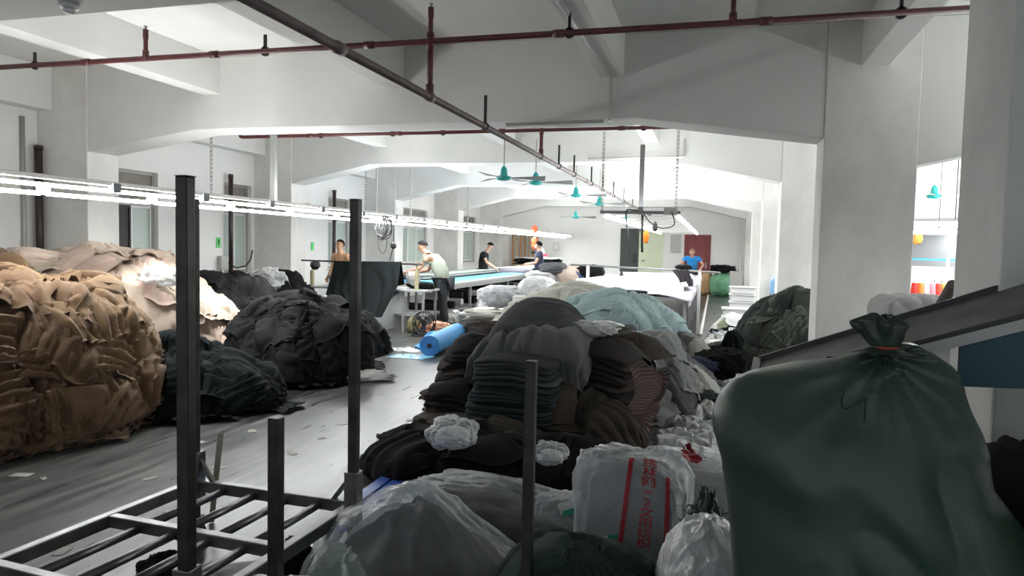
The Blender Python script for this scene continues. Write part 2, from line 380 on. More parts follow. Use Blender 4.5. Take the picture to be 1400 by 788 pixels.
# ---------------------------------------------------------------- right light frame
t = thing('hanging_light', 'hanging grey steel frame with a glowing tube line along each side', 'light fixture', (0, 0, 0))
fx0, fx1, fy0, fy1, fz = -1.80, -.62, 11.8, 24.6, 2.24
MB().bar((fx0-.05, fy0, fz), (fx1+.05, fy0, fz), .07, .05).build('front_bar', M_GREYBAR, t)
for x in (fx0, fx1): MB().bar((x, fy0, fz), (x, fy1, fz), .03, .02).build('side_rail', M_ALU, t)
for k in range(9):
    y = fy0+1.3+k*1.4; MB().bar((fx0, y, fz), (fx1, y, fz), .03, .02).build('cross_bar', M_ALU, t)
for x in (fx0, fx1):
    for k in range(10):
        MB().tube([(x, fy0+.2+k*1.26, fz-.06), (x, fy0+1.38+k*1.26, fz-.06)], .02, 8).build('tube', M_TUBE, t, smooth=True)
MB().box((-.82, 11.72, 2.2), (-.62, 11.8, 2.32)).build('ballast_box', M_GALV, t, bevel=.005)
MB().box((-1.21, 11.6, 2.2), (-1.14, 11.66, 3.3)).build('centre_post', M_GREYBAR, t)
slotted('hanger_strip', -1.82, 11.8, 2.26, 3.56, 'slotted strip holding the front left corner of the hanging light frame', .028)
slotted('hanger_strip', -.64, 11.8, 2.26, 3.56, 'slotted strip holding the front right corner of the hanging light frame', .028)
# cables dangling from the frame
def cable(name, pts, r, m, label, cat='cable'):
    P = [Vector(p) for p in pts]; out = []
    for i in range(len(P)-1):
        p0, p1, p2, p3 = P[max(0, i-1)], P[i], P[i+1], P[min(len(P)-1, i+2)]
        for k in range(5):
            u = k/5; out.append(.5*((2*p1)+(-p0+p2)*u+(2*p0-5*p1+4*p2-p3)*u*u+(-p0+3*p1-3*p2+p3)*u**3))
    out.append(P[-1])
    return tag(MB().tube(out, r, 6).build(name, m, smooth=True), label, cat)
M_CAB = mat('black_cable', (.02, .02, .02), .5); M_GCAB = mat('grey_cable', (.07, .07, .07), .6)
cable('cable', [(-1.17, 11.665, 2.25), (-1.3, 11.765, 2.275), (-1.42, 11.76, 2.25), (-1.38, 11.7, 1.9), (-1.32, 11.7, 1.5)], .012, M_CAB, 'dark cable hanging left of the light frame post')
cable('cable', [(-1.17, 11.68, 2.3), (-1.05, 11.7, 2.1), (-.85, 11.7, 1.99), (-.65, 11.7, 2.05), (-.7, 11.7, 2.25)], .01, M_CAB, 'dark cable looping below the light frame bar')
cable('cable', [(-1.15, 11.68, 2.2), (-1.15, 11.68, 1.9), (-1.14, 11.7, 1.6)], .022, M_CAB, 'thick dark cable hanging straight down from the frame post')
MB().lathe((-.95, 11.7, 2.0), [(.012, .1), (.035, .06), (.04, -.03), (.02, -.07)], 10).build('plug', M_CAB, bpy.data.objects['cable.001'])
tag(MB().lathe((-1.08, 11.65, 1.85), [(.01, .11), (.04, .07), (.05, 0), (.04, -.08), (.02, -.11)], 9).build('orange_bag', mat('orange_plastic', (.9, .28, .02), .5)), 'small orange bag hanging from the light frame', 'bag')
# ---------------------------------------------------------------- coiled cable on left rail
t = thing('coiled_cable', 'bunch of grey cable coiled over the light rail', 'cable', (-5.45, 11.15, 2.1))
mb = MB(); random.seed(3)
for k in range(9):
    a = random.uniform(-.5, .5); w = random.uniform(.06, .17); hh = random.uniform(.14, .22); cx = random.uniform(-.04, .04)
    pts = [(cx+w*math.sin(q), a*.1+.04*math.cos(q*2+k), -hh*.9+hh*math.cos(q)) for q in [2*PI*j/18 for j in range(19)]]
    mb.tube(pts, .009, 5, cap=False)
mb.build('loops', M_GCAB, t, smooth=True)
pts = [(.02+.08*math.sin(q), 0, -.40+.22*math.cos(q)) for q in [2*PI*j/18 for j in range(19)]]
MB().tube(pts, .008, 5).build('long_loop', M_GCAB, t)
cable('cable', [(-5.45, 11.62, 2.1), (-5.45, 11.62, 1.8), (-5.45, 11.62, 1.62), (-5.52, 11.62, 1.35)], .009, M_CAB, 'black cable with a plug hanging from the light rail')
MB().lathe((-5.45, 11.62, 1.62), [(.01, .07), (.05, .03), (.055, -.03), (.02, -.06)], 10).build('plug', M_CAB, bpy.data.objects['cable.003'])
t = thing('orange_hook', 'orange hanging tool balancer on the light rail', 'tool', (-5.4, 21.6, 2.0))
for z in (.2, -.17, -.3): MB().lathe((0, 0, z), [(.02, .12), (.09, .06), (.1, -.04), (.03, -.12)], 8).build('balancer_body', mat('orange_red', (.9, .12, .04), .4), t)
MB().tube([(0, 0, .2), (0, 0, -.9)], .012, 6).build('cord', M_GCAB, t)
M_FANB2 = mat('dark_fan_blade', (.22, .235, .235), .45, .2)
# ---------------------------------------------------------------- ceiling fans
def fan_thing(x, y, z, ang, label, top=3.56, grp='ceiling fans', s=1.0):
    t = thing('ceiling_fan', label, 'fan', (x, y, z), 0, grp)
    MB().lathe((0, 0, 0), [(.03, -.05), (.10, -.038), (.125, -.01), (.12, .018), (.06, .035), (.055, .10), (.045, .15), (.014, .19)], 20).build('motor', M_TEAL, t, smooth=True)
    MB().tube([(0, 0, .2), (0, 0, top-z)], .012, 8).build('down_rod', M_GALV, t)
    for k in range(3):
        a = ang+k*2*PI/3; c, q = math.cos(a), math.sin(a)
        P = [(.1, .03, 0), (.1, -.03, 0), (.66, -.08, .03), (.66, .07, -.03)]
        vs = []
        for dz in (0, .006):
            vs += [(u*c-v*q, u*q+v*c, w+dz) for u, v, w in P]
        MB().add(vs, [(0, 1, 2, 3), (7, 6, 5, 4), (0, 4, 5, 1), (1, 5, 6, 2), (2, 6, 7, 3), (3, 7, 4, 0)]).build('blade', M_FANB2, t)
    return t
fan_thing(-3.30, 11.1, 2.74, .3, 'teal-hubbed ceiling fan, the larger of the two hanging side by side')
fan_thing(-3.15, 12.6, 2.80, 2.2, 'paler teal-hubbed ceiling fan just right of the nearest fan')
fan_thing(-2.95, 15.4, 2.78, .15, 'teal-hubbed ceiling fan left of the hanging light frame')
fan_thing(-2.75, 17.4, 2.72, 2.1, 'small pale ceiling fan behind the left strip of the hanging frame')
fan_thing(3.54, 13.83, 2.66, .2, 'teal ceiling fan seen between the two right columns')
fan_thing(-4.3, 22.5, 2.62, .5, 'dark far ceiling fan above the leaning boards')
fan_thing(-2.9, 24.0, 2.62, .1, 'dark far ceiling fan left of the green door')
# ---------------------------------------------------------------- windows on the left wall
M_FRAME = mat('grey_window_frame', (.35, .34, .32), .5, .3); M_WFR = mat('white_window_frame', (.7, .7, .68), .5)
M_GLASS = mat('frosted_window_glass', (.42, .50, .46), .35, 0); M_DPAN = mat('dark_window_panel', (.035, .03, .03), .6); M_TAUPE = mat('taupe_shutter', (.24, .22, .19), .6, var=.2, scale=3)
for i, (a, b) in enumerate(WN):
    r = empty('window_%d' % (i+1), (XW-.1, 0, 0)); r['kind'] = 'structure'
    MB().box((-.05, a, 1.0), (.02, a+.05, 2.78)).box((-.05, b-.05, 1.0), (.02, b, 2.78)).box((-.05, a+.05, 2.73), (.02, b-.05, 2.78)).box((-.05, a+.05, 1.0), (.02, b-.05, 1.05)).box((-.05, a+.05, 2.2), (.02, b-.05, 2.26)).build('window_frame', M_FRAME, r)
    w = b-a
    MB().box((-.02, a+.05, 2.26), (-.01, b-.05, 2.73)).build('top_panel', M_TAUPE, r)
    n = 2 if w < 1.5 else 3
    for k in range(n):
        y0 = a+.05+(w-.1)*k/n; y1 = a+.05+(w-.1)*(k+1)/n
        dark = (k == 0 and i in (1,))
        pane_ = (y0, y1)
        mb = MB()
        for (p0, p1, q0, q1) in ((y0, y0+.035, 1.05, 2.2), (y1-.035, y1, 1.05, 2.2), (y0+.035, y1-.035, 1.05, 1.09), (y0+.035, y1-.035, 2.16, 2.2)): mb.box((-.035, p0, q0), (0, p1, q1))
        sa = mb.build('sash', M_BLACK if dark else M_WFR, r); MB().box((-.03, y0+.03, 1.08), (-.02, y1-.03, 2.17)).build('pane', M_DPAN if dark else M_GLASS, sa)
        if i in (3, 4) and k == 0:
            mb = MB()
            for j in range(1, 8): mb.box((-.015, y0+.035, 1.09+j*.134), (-.008, y1-.035, 1.097+j*.134))
            for j in range(1, 5): mb.box((-.015, y0+.035+j*(y1-y0-.07)/5, 1.09), (-.008, y0+.042+j*(y1-y0-.07)/5, 2.16))
            mb.build('security_grille', M_FRAME, r)
    MB().box((.0, a-.03, .96), (.13, b+.03, 1.0)).build('window_sill', M_WALL, r)
def pole(y, z0, z1, label, r=.045):
    tag(MB().tube([(-9.22, y, z0), (-9.22, y, z1)], r, 12).lathe((-9.22, y, z1), [(r*1.15, -.05), (r*1.15, 0), (r*.6, .01)], 12).build('wall_pole', M_BROWNPIPE, smooth=True), label, 'pole')
pole(8.02, .5, 2.92, 'dark brown pole standing against the wall behind the brown heap', .05)
pole(9.36, .6, 2.86, 'thin dark brown pole left of the window with the dark pane')
pole(12.2, .84, 2.94, 'dark brown pole on the wall above the grey junction box')
pole(16.2, .5, 2.95, 'dark brown pole beside the window behind the shirtless man')
tag(MB().tube([(-9.3, 7.85, .2), (-9.3, 7.85, 3.3)], .03, 8).build('wall_pipe', M_GALV, smooth=True), 'thin grey pipe on the wall by the leftmost column', 'pipe')
t = thing('junction_box', 'grey junction box on the wall with a black cable', 'junction box', (-9.32, 12.02, 1.2))
MB().box((0, -.1, -.12), (.1, .12, .14)).build('housing', M_GALV, t, bevel=.006); MB().tube([(.05, 0, -.12), (.05, 0, -1.1)], .015, 6).build('conduit', M_WHITEP, t)
MB().tube([(.1, .1, .0), (.14, .3, -.1), (.14, .6, -.06), (.1, .8, .05), (.08, .9, .25)], .016, 6).build('cable', M_CAB, t)
M_NOTE = mat('green_notice', (.1, .6, .15), .6)
t = tag(MB().box((-9.325, 11.9, 1.5), (-9.315, 12.02, 1.7)).build('notice', M_NOTE), 'green exit notice stuck on the wall above the junction box', 'notice')
MB().tube([(-9.312, 11.95, 1.56), (-9.312, 11.96, 1.66)], .012, 6).build('figure_mark', M_BLACK, t)
tag(MB().box((-9.325, 15.3, 1.45), (-9.315, 15.42, 1.65)).build('notice', M_NOTE), 'green exit notice stuck on the wall left of the shirtless man', 'notice')
# ---------------------------------------------------------------- far wall doors and items
M_DRED = mat('dark_red_door', (.22, .04, .045), .5, var=.15); M_DGRN = mat('dark_green_door', (.045, .055, .05), .5); M_CREAM = mat('pale_green_door', (.60, .66, .48), .6)
r = empty('door_1', (0, YF, 0)); r['kind'] = 'structure'
f = MB(); f.box((-1.19, -.03, 0), (-1.13, .05, 2.25)).box((-.26, -.03, 0), (-.2, .05, 2.25)).box((-1.13, -.03, 2.19), (-.26, .05, 2.25)); f.build('door_frame', M_DRED, r)
lf = MB().box((-1.13, 0, 0), (-.26, .04, 2.19)).build('door_leaf', M_DRED, r)
for (a, b) in ((.2, 1.0), (1.15, 2.05)): MB().box((-1.0, -.02, a), (-.39, 0, b)).build('door_panel', M_DRED, lf, bevel=.01)
MB().bar((-.36, -.05, .95), (-.36, -.05, 1.2), .03).build('door_handle', M_ALU, lf)
r = empty('door_2', (0, YF, 0)); r['kind'] = 'structure'
MB().box((-3.66, .02, 0), (-2.95, .06, 2.45)).build('door_leaf', M_DGRN, r); MB().box((-2.93, .02, 0), (-1.98, .06, 2.35)).build('door_leaf', M_CREAM, r)
MB().box((-3.72, -.02, 0), (-3.66, .1, 2.5)).box((-1.98, -.02, 0), (-1.94, .1, 2.5)).box((-3.66, -.02, 2.45), (-1.98, .1, 2.5)).build('door_frame', M_WALL, r)
MB().box((-3.15, 0, 1.1), (-3.03, .02, 1.5)).build('notice', M_BLACK, r); MB().bar((-2.82, -.02, 1.2), (-2.68, -.02, 1.2), .03).build('door_handle', M_BLACK, r)
tag(MB().box((-1.72, YF-.03, 1.55), (-1.32, YF, 2.25)).build('wall_panel_box', M_GALV), 'grey electrical panel left of the red door', 'panel box')
t = tag(MB().box((-6.38, YF-.02, 1.5), (-6.12, YF, 1.85)).build('framed_notice', mat('pale_notice', (.6, .63, .55), .5)), 'small pale notice on the far wall right of the masked man', 'notice')
MB().box((-6.33, YF-.03, 1.56), (-6.17, YF-.02, 1.79)).build('notice_sheet', M_WHITEP, t)
random.seed(5); M_BRD = [mat('tan_board', (.42, .22, .09), .6, var=.25), mat('pale_board', (.55, .4, .25), .6, var=.25), mat('orange_board', (.5, .24, .07), .6, var=.2)]
x = -7.95
for k in range(7):
    w = .17
    o = MB().bar((x, YF-.45, 0), (x-.12, YF-.05, 2.2-.03*(k % 3)), w-.015, .03, upv=(1, 0, 0)).build('leaning_board', M_BRD[k % 3])
    o['label'] = ['leftmost', 'second', 'third', 'middle', 'fifth', 'sixth', 'rightmost'][k]+' of the brown boards leaning in a row on the far wall'; o['category'] = 'board'; o['group'] = 'boards leaning on the far wall'
    x += w
# ---------------------------------------------------------------- steel rack cart
A_, B_, C_ = at(-12, 766, Z=.37), at(268, 655, Z=.37), at(483, 685, Z=.37); D_ = at(256, 833, Z=.37)
t = thing('rack_cart', 'worn steel rack cart with tall dark posts and a roller bar deck', 'cart', (0, 0, 0))
Z_ = .37; dn = Vector((0, 0, -.03))
for i, (p, q) in enumerate(((A_, B_), (B_, C_), (C_, D_), (D_, A_))): MB().bar(p+dn, q+dn, .045, .06).build('deck_rail', M_STEEL, t, bevel=.004)
m0, m1 = (A_+B_)/2, (C_+D_)/2
MB().bar(m0+dn, m1+dn, .045, .055).build('middle_rail', M_STEEL, t, bevel=.004)
for (p, q, r2, s2) in ((B_, C_, m0, m1), (m0, m1, A_, D_)):
    for k in range(1, 5):
        u = k/5+.0; a = p.lerp(q, u); b = r2.lerp(s2, u)
        MB().tube([a+Vector((0, -.02, -.04)), b+Vector((0, .02, -.04))], .02, 14).build('round_bar', M_STEEL, t, smooth=True)
HP = 1.86
for p, lab in ((B_, 1), (C_, 2), (D_, 3)):
    d = .046 if lab in (0, 2, 3) else .034
    o = MB().box((p.x-d/2, p.y-d/2, .16), (p.x+d/2, p.y+d/2, HP-(.0 if lab != 2 else .0))).build('post', M_DARKSTEEL, t, bevel=.005)
    MB().box((p.x-d/2-.001, p.y-d/2-.001, HP), (p.x+d/2+.001, p.y+d/2+.001, HP+.003)).build('post_cap', M_DARKSTEEL, o)
    MB().box((p.x-.035, p.y-.035, .25), (p.x+.035, p.y+.035, .52)).build('post_sleeve', M_STEEL, t, bevel=.004)
    w = MB(); w.tube([(p.x-.02, p.y, .06), (p.x+.02, p.y, .06)], .06, 16); w.box((p.x-.03, p.y-.03, .1), (p.x+.03, p.y+.03, .17)); w.build('caster', M_BLACK, t)
for p, q in ((C_, B_), (B_, C_)):
    d = (q-p).normalized(); MB().bar(p+d*.13+dn, p+Vector((0, 0, .14)), .02, .02).build('brace', M_STEEL, t)
# second, lower cart: two short posts stand in the frame
p0, p1 = at(377, 760, Y=2.25), at(722, 700, Y=2.55)
t = thing('rack_cart', 'low steel rack cart with two short dark posts among the plastic bags', 'cart', (0, 0, 0))
for p, h, hw_ in ((p0, at(377, 571, Y=2.25).z, .022), (p1, at(722, 493, Y=2.55).z, .020)):
    MB().box((p.x-hw_, p.y-hw_, .05), (p.x+hw_, p.y+hw_, h)).build('post', M_DARKSTEEL, t, bevel=.004)
    MB().box((p.x-.05, p.y-.05, 0), (p.x+.05, p.y+.05, .05)).build('post_foot', M_DARKSTEEL, t)
MB().bar(Vector((p0.x, p0.y, .08)), Vector((p1.x, p1.y, .08)), .045).build('base_rail', M_STEEL, t)
# ---------------------------------------------------------------- cloth building
def sstep(a, b, x):
    t = np.clip((x-a)/(b-a), 0, 1); return t*t*(3-2*t)
def mound(cx, cy, rx, ry, H, seed=0, rz=0., a=.62, b=.6, lump=.12, apex=(0, 0), z0=0., lobes=.12):
    c, q = math.cos(rz), math.sin(rz)
    def f(th, s):
        th, s = np.broadcast_arrays(np.asarray(th, float), np.asarray(s, float))
        t = np.clip(s, 0, 1)*PI/2
        rad = np.sin(t)**(1/ a if False else 1)*1.0
        rad = np.sin(t)**(2*a) if a > .5 else np.sin(t)
        rad = np.where(s > 1, 1+(s-1)*1.0, rad)
        R = 1+lobes*vnoise(np.cos(th)*1.6+seed*3.1, np.sin(th)*1.6, 0, seed)+lobes*.5*vnoise(np.cos(th)*3.5, np.sin(th)*3.5+seed, 0, seed+5)
        z = H*np.cos(t)**(2*b)
        x = rx*rad*R*np.cos(th)+apex[0]*(1-rad)*(s < 1); y = ry*rad*R*np.sin(th)+apex[1]*(1-rad)*(s < 1)
        x, y = cx+x*c-y*q, cy+x*q+y*c
        n = (fbm(x*1.5, y*1.5, z*1.5, seed+9, 2)+.35*vnoise(x*3.7, y*3.7, z*3.7, seed+2))*lump*1.5
        k = np.clip(1.15-s, .15, 1)
        hk = k*np.clip(rad*3, 0, 1); x = x+np.cos(th+rz)*n*hk; y = y+np.sin(th+rz)*n*hk; z = np.maximum(z+n*.9*k*(z > .1), 0)
        return np.stack([x, y, z+z0], -1)
    f.H = H; f.R = (rx+ry)/2; f.z0 = z0; f.c = (cx, cy)
    return f
def normals(P, flip_to=None):
    du = np.gradient(P, axis=0); dv = np.gradient(P, axis=1)
    n = np.cross(du, dv); n /= np.linalg.norm(n, axis=-1, keepdims=True)+1e-9
    return n
def foldfield(x, y, lam, seed, kind, amp):
    """x across, y along the drape, metres; rounded ridges with narrow valleys"""
    w1 = fbm(x*1.7, y*1.1, seed*.37, seed, 3); w2 = fbm(x*1.1+7, y*1.1-3, seed*.7, seed+3, 2)
    if kind == 'pleat': ph = (x*(1+.5*vnoise(0, y*1.2, seed, seed))+w1*.22)/lam
    elif kind == 'swag': ph = (y-1.1*x*x+w1*.2)/lam
    elif kind == 'diag': ph = (x*.8+y*.6+w1*.3)/lam
    else: ph = (w1*.8+w2*.8)/lam
    g = 1-np.abs(np.sin(ph*PI))**1.2
    A = amp*1.5*np.clip(.6+.9*w2, .15, 1.3)
    fine = 1-np.abs(np.sin((ph*2.3+w2*1.5)*PI))
    cr = 1-np.abs(fbm(x*4, y*4, seed, seed+8, 2))*2.2
    return -A*g+A*.28*fine+amp*.30*cr
def sheet(f, th0, s0, rot, Wd, Ln, lam, amp, seed, kind, m, name, parent, res=.022, off=.035, edge=.05, hem=.02, pinch=0.):
    nu = int(np.clip(Wd/res, 10, 64)); nv = int(np.clip(Ln/res, 10, 64))
    u = np.linspace(-.5, .5, nu)[:, None]; v = np.linspace(0, 1, nv)[None, :]
    u, v = np.broadcast_arrays(u, v)
    wob = .10*Ln*vnoise(u*3, 0, 0, seed+1)
    y = v*Ln*(1+.12*vnoise(u*4, 0, 0, seed+1)); x = u*Wd*(1-pinch*(1-v))*(1+.10*vnoise(0, v*3, 0, seed+2))
    cx_, sx_ = math.cos(rot), math.sin(rot)
    X = x*cx_-y*sx_; Y = x*sx_+y*cx_
    arc = (f.H+f.R)*.95
    s = s0+Y/arc
    rl = f.R*np.maximum(np.sin(np.clip(s, 0.02, 1)*PI/2), .25)
    th = th0+X/rl
    s = np.abs(s)
    P = f(th, s)
    e = 1e-2
    Pt = f(th+e, s)-P; Ps = f(th, s+e)-P
    N = np.cross(Pt, Ps); N /= np.linalg.norm(N, axis=-1, keepdims=True)+1e-9
    c3 = np.array([f.c[0], f.c[1], f.z0+f.H*.2]); sgn = np.sign(((P-c3)*N).sum(-1, keepdims=True)+1e-9); N = N*sgn
    fl = sstep(.96, 1.02, s)[..., None]; N = N*(1-fl)+np.array([0, 0, 1.])*fl
    d = foldfield(x, y, lam, seed, kind, amp)
    eu = sstep(0, .16, .5-np.abs(u)); ev = sstep(0, .10, v); eb = sstep(0, .06, 1-v)
    env = eu*ev
    D = off*(.35+.65*env)+d*(.35+.65*env)-edge*(1-env)+hem*(1-eb)*eu
    P = P+N*D[..., None]
    P[..., 2] = np.maximum(P[..., 2], f.z0+.004+.03*np.clip(d/amp+1, 0, 1)*(s > .9))
    me = grid_mesh(name, P)
    return link(name, me, m, parent)
def base_mound(f, m, name, parent, lam=.16, amp=.05, seed=1, nt=150, ns=60, smax=1.04):
    th = np.linspace(0, 2*PI, nt, endpoint=False)[:, None]; s = np.linspace(.0, smax, ns)[None, :]
    th, s = np.broadcast_arrays(th, s)
    P = f(th, s); r = f.R
    e = 1e-2; N = np.cross(f(th+e, s)-P, f(th, s+e)-P); N /= np.linalg.norm(N, axis=-1, keepdims=True)+1e-9
    c3 = np.array([f.c[0], f.c[1], f.z0+f.H*.2]); N = N*np.sign(((P-c3)*N).sum(-1, keepdims=True)+1e-9)
    x = np.stack([P[..., 0]-f.c[0], P[..., 1]-f.c[1], P[..., 2]], -1)
    w = fbm(x[..., 0]*2, x[..., 1]*2, x[..., 2]*2, seed, 3)
    ph = (np.where(s > .25, th*r*.8, th*r*.8)+w*.5)/lam
    g = -(1-np.abs(np.sin(ph*PI))**1.2)*np.clip(s*3, 0, 1)
    g = g+.8*(1-2.2*np.abs(fbm(x[..., 0]*4, x[..., 1]*5, x[..., 2]*5, seed+4, 2)))
    P = P+N*(g*amp*np.clip(s*7, 0, 1))[..., None]; P[..., 2] = np.maximum(P[..., 2], f.z0+.003)
    return link(name, grid_mesh(name, P, close_u=True), m, parent)
def heap(name, label, cat, f, mats, n, seed, lam=(.09, .16), amp=(.025, .05), size=((.5, 1.1), (.6, 1.2)), th_range=(0, 2*PI), s_range=(.02, .75), kinds=('pleat', 'swag', 'diag', 'mess'), group=None, res=.024, piece='cloth_fold', tail=0, off=.04, rot=.7):
    root = thing(name, label, cat, (0, 0, 0), 0, group)
    rnd = random.Random(seed)
    base_mound(f, mats[0], 'heap_core', root, lam=sum(lam)/2, amp=amp[1], seed=seed)
    for k in range(n):
        th = rnd.uniform(*th_range); s = rnd.uniform(*s_range)**.8
        sheet(f, th, s, rnd.uniform(-rot, rot), rnd.uniform(*size[0]), rnd.uniform(*size[1])*(1 if s < .6 else .6), rnd.uniform(*lam), rnd.uniform(*amp), seed*100+k,
              rnd.choice(kinds), mats[rnd.randrange(len(mats))], piece, root, res=res, off=off+rnd.uniform(0, .05), pinch=rnd.uniform(0, .6))
    for k in range(tail):
        th = rnd.uniform(*th_range)
        sheet(f, th, .82, rnd.uniform(-.3, .3), rnd.uniform(.3, .6), rnd.uniform(.5, .8), .1, amp[1], seed*100+50+k, 'pleat', mats[rnd.randrange(len(mats))], piece, root, res=res, off=off)
    return root
BRN = [cloth('brown_jersey', (.165, .10, .056), .22), cloth('golden_brown_jersey', (.205, .13, .07), .2), cloth('deep_brown_jersey', (.115, .068, .036), .25)]
CRM = [cloth('cream_jersey', (.52, .42, .335), .12), cloth('pale_cream_jersey', (.56, .47, .37), .1), cloth('blush_jersey', (.52, .39, .32), .12)]
BLK = [cloth('black_jersey', (.009, .009, .0095), .3), cloth('charcoal_jersey', (.0135, .013, .0135), .3), cloth('soft_black_jersey', (.007, .007, .0075), .3)]
GBK = [cloth('green_black_jersey', (.006, .009, .009), .3), cloth('green_black_jersey_dark', (.006, .009, .009), .3)]
DGR = [cloth('dark_green_knit', (.045, .055, .047), .3), cloth('dark_olive_knit', (.06, .068, .056), .3), cloth('grey_green_knit', (.10, .11, .095), .3)]
LBL = [cloth('pale_blue_jersey', (.34, .46, .475), .15), cloth('powder_blue_jersey', (.38, .50, .51), .15)]
IVY = [cloth('ivory_knit', (.50, .49, .43), .15), cloth('warm_grey_knit', (.33, .32, .29), .2)]
STR = [cloth('grey_stripe_knit', (.28, .29, .28), .2), cloth('dark_grey_knit', (.12, .12, .12), .3), cloth('pale_grey_knit', (.42, .43, .41), .2), cloth('taupe_knit', (.20, .165, .15), .25)]
CAMTH = lambda f: math.atan2(-f.c[1], -f.c[0])           # direction from the heap to the photographer's side
def around(f, w=1.9): t = CAMTH(f); return (t-w, t+w)
f = mound(-6.42, 4.75, 1.72, 1.6, 1.40, 11, a=.56, b=.42, lump=.2, lobes=.08)
heap('fabric_heap', 'tall heap of crumpled brown fabric beside the left edge of the hall floor', 'fabric heap', f, BRN, 64, 21, s_range=(.02, .92), kinds=('pleat', 'pleat', 'pleat', 'swag', 'diag'), lam=(.09, .17), amp=(.04, .075), size=((.45, 1.0), (.5, 1.1)), th_range=around(f, 1.7), res=.021, tail=9)
f = mound(-7.3, 6.9, 1.95, 1.5, 1.60, 12, a=.56, b=.45, lump=.15, lobes=.08, rz=.2)
heap('fabric_heap', 'broad heap of cream and blush fabric behind the brown heap', 'fabric heap', f, CRM, 34, 22, lam=(.09, .17), amp=(.028, .05), size=((.5, 1.1), (.5, 1.2)), th_range=around(f, 1.8), s_range=(.02, .6), res=.026)
f = mound(-5.2, 6.05, 1.0, .85, .66, 13, a=.6, b=.55, lump=.12, rz=.3)
heap('fabric_heap', 'low green-black fabric heap on the floor just right of the brown heap', 'fabric heap', f, GBK, 20, 23, lam=(.07, .13), amp=(.02, .04), size=((.4, .8), (.4, .8)), th_range=around(f), tail=5)
f = mound(-6.75, 8.75, 1.35, 1.2, 1.16, 14, a=.58, b=.5, lump=.14)
heap('fabric_heap', 'black fabric heap behind the tall rack posts with a white scrap on it', 'fabric heap', f, BLK, 26, 24, lam=(.07, .13), amp=(.022, .04), size=((.4, .9), (.5, 1.0)), th_range=around(f), kinds=('pleat', 'pleat', 'diag', 'mess'), res=.03)
f = mound(-5.05, 7.95, .98, 1.0, .98, 15, a=.56, b=.45, lump=.13)
heap('fabric_heap', 'rounded charcoal fabric heap left of the blue foam sheet', 'fabric heap', f, BLK[:2]+BLK[:1], 30, 25, lam=(.07, .13), amp=(.024, .045), size=((.35, .75), (.4, .9)), th_range=around(f), tail=6, res=.024)
f = mound(-7.4, 11.0, 1.0, .9, 1.02, 16, a=.6, b=.5, lump=.12)
heap('fabric_heap', 'black fabric heap by the third left column with a clear bag on top', 'fabric heap', f, GBK+BLK[:1], 16, 26, lam=(.08, .13), amp=(.02, .04), size=((.4, .9), (.4, .9)), th_range=around(f), res=.034)
f = mound(-5.72, 9.75, .95, .8, .85, 17, a=.6, b=.6, lump=.1)
heap('fabric_heap', 'dark fabric heap in front of the white-edged sloping board', 'fabric heap', f, BLK, 16, 27, lam=(.07, .12), amp=(.02, .035), size=((.35, .8), (.4, .8)), th_range=around(f), res=.032)
f = mound(1.12, 10.05, .92, 1.0, 1.20, 18, a=.6, b=.6, lump=.1)
heap('fabric_heap', 'dark green knitted fabric heap against the big right column', 'fabric heap', f, DGR, 34, 28, lam=(.07, .115), amp=(.032, .05), size=((.35, .8), (.5, 1.1)), th_range=around(f, 1.6), kinds=('pleat', 'pleat', 'pleat', 'diag', 'mess'), res=.026, tail=4, rot=.5)
# pale blue heap spilling over the table end, ivory layer beneath
f = mound(-1.95, 10.5, .95, 1.1, .60, 19, a=.6, b=.55, lump=.07, z0=.52)
heap('fabric_heap', 'ivory fabric lying under the pale blue heap on the table end', 'fabric heap', f, IVY[:1], 14, 29, lam=(.07, .12), amp=(.02, .03), size=((.5, 1.0), (.5, 1.0)), th_range=around(f, 2.4), res=.032)
f = mound(-1.22, 9.35, .98, .95, 1.0, 20, a=.6, b=.55, lump=.08, z0=.12)
heap('fabric_heap', 'pale blue draped fabric heap on the near end of the white table', 'fabric heap', f, LBL, 26, 30, lam=(.05, .10), amp=(.016, .03), size=((.5, 1.0), (.6, 1.2)), th_range=around(f, 1.7), kinds=('pleat', 'swag', 'swag', 'diag'), res=.024)
f = mound(-.75, 7.75, .8, .95, .74, 31, a=.62, b=.6, lump=.1, rz=-.3)
heap('fabric_heap', 'grey and white ribbed knit heap below the pale blue heap', 'fabric heap', f, STR, 30, 31, lam=(.045, .07), amp=(.016, .03), size=((.3, .6), (.5, 1.1)), th_range=around(f, 1.9), kinds=('pleat', 'pleat', 'swag'), res=.022, rot=.5)
f = mound(-.5, 8.9, .5, .6, .62, 32, a=.62, b=.7, lump=.1)
heap('fabric_heap', 'small grey rag heap beside the aisle below the white table', 'fabric heap', f, [STR[1], IVY[1], STR[0]], 14, 32, lam=(.05, .09), amp=(.016, .03), size=((.25, .5), (.3, .6)), th_range=around(f), res=.03)
from mathutils.bvhtree import BVHTree
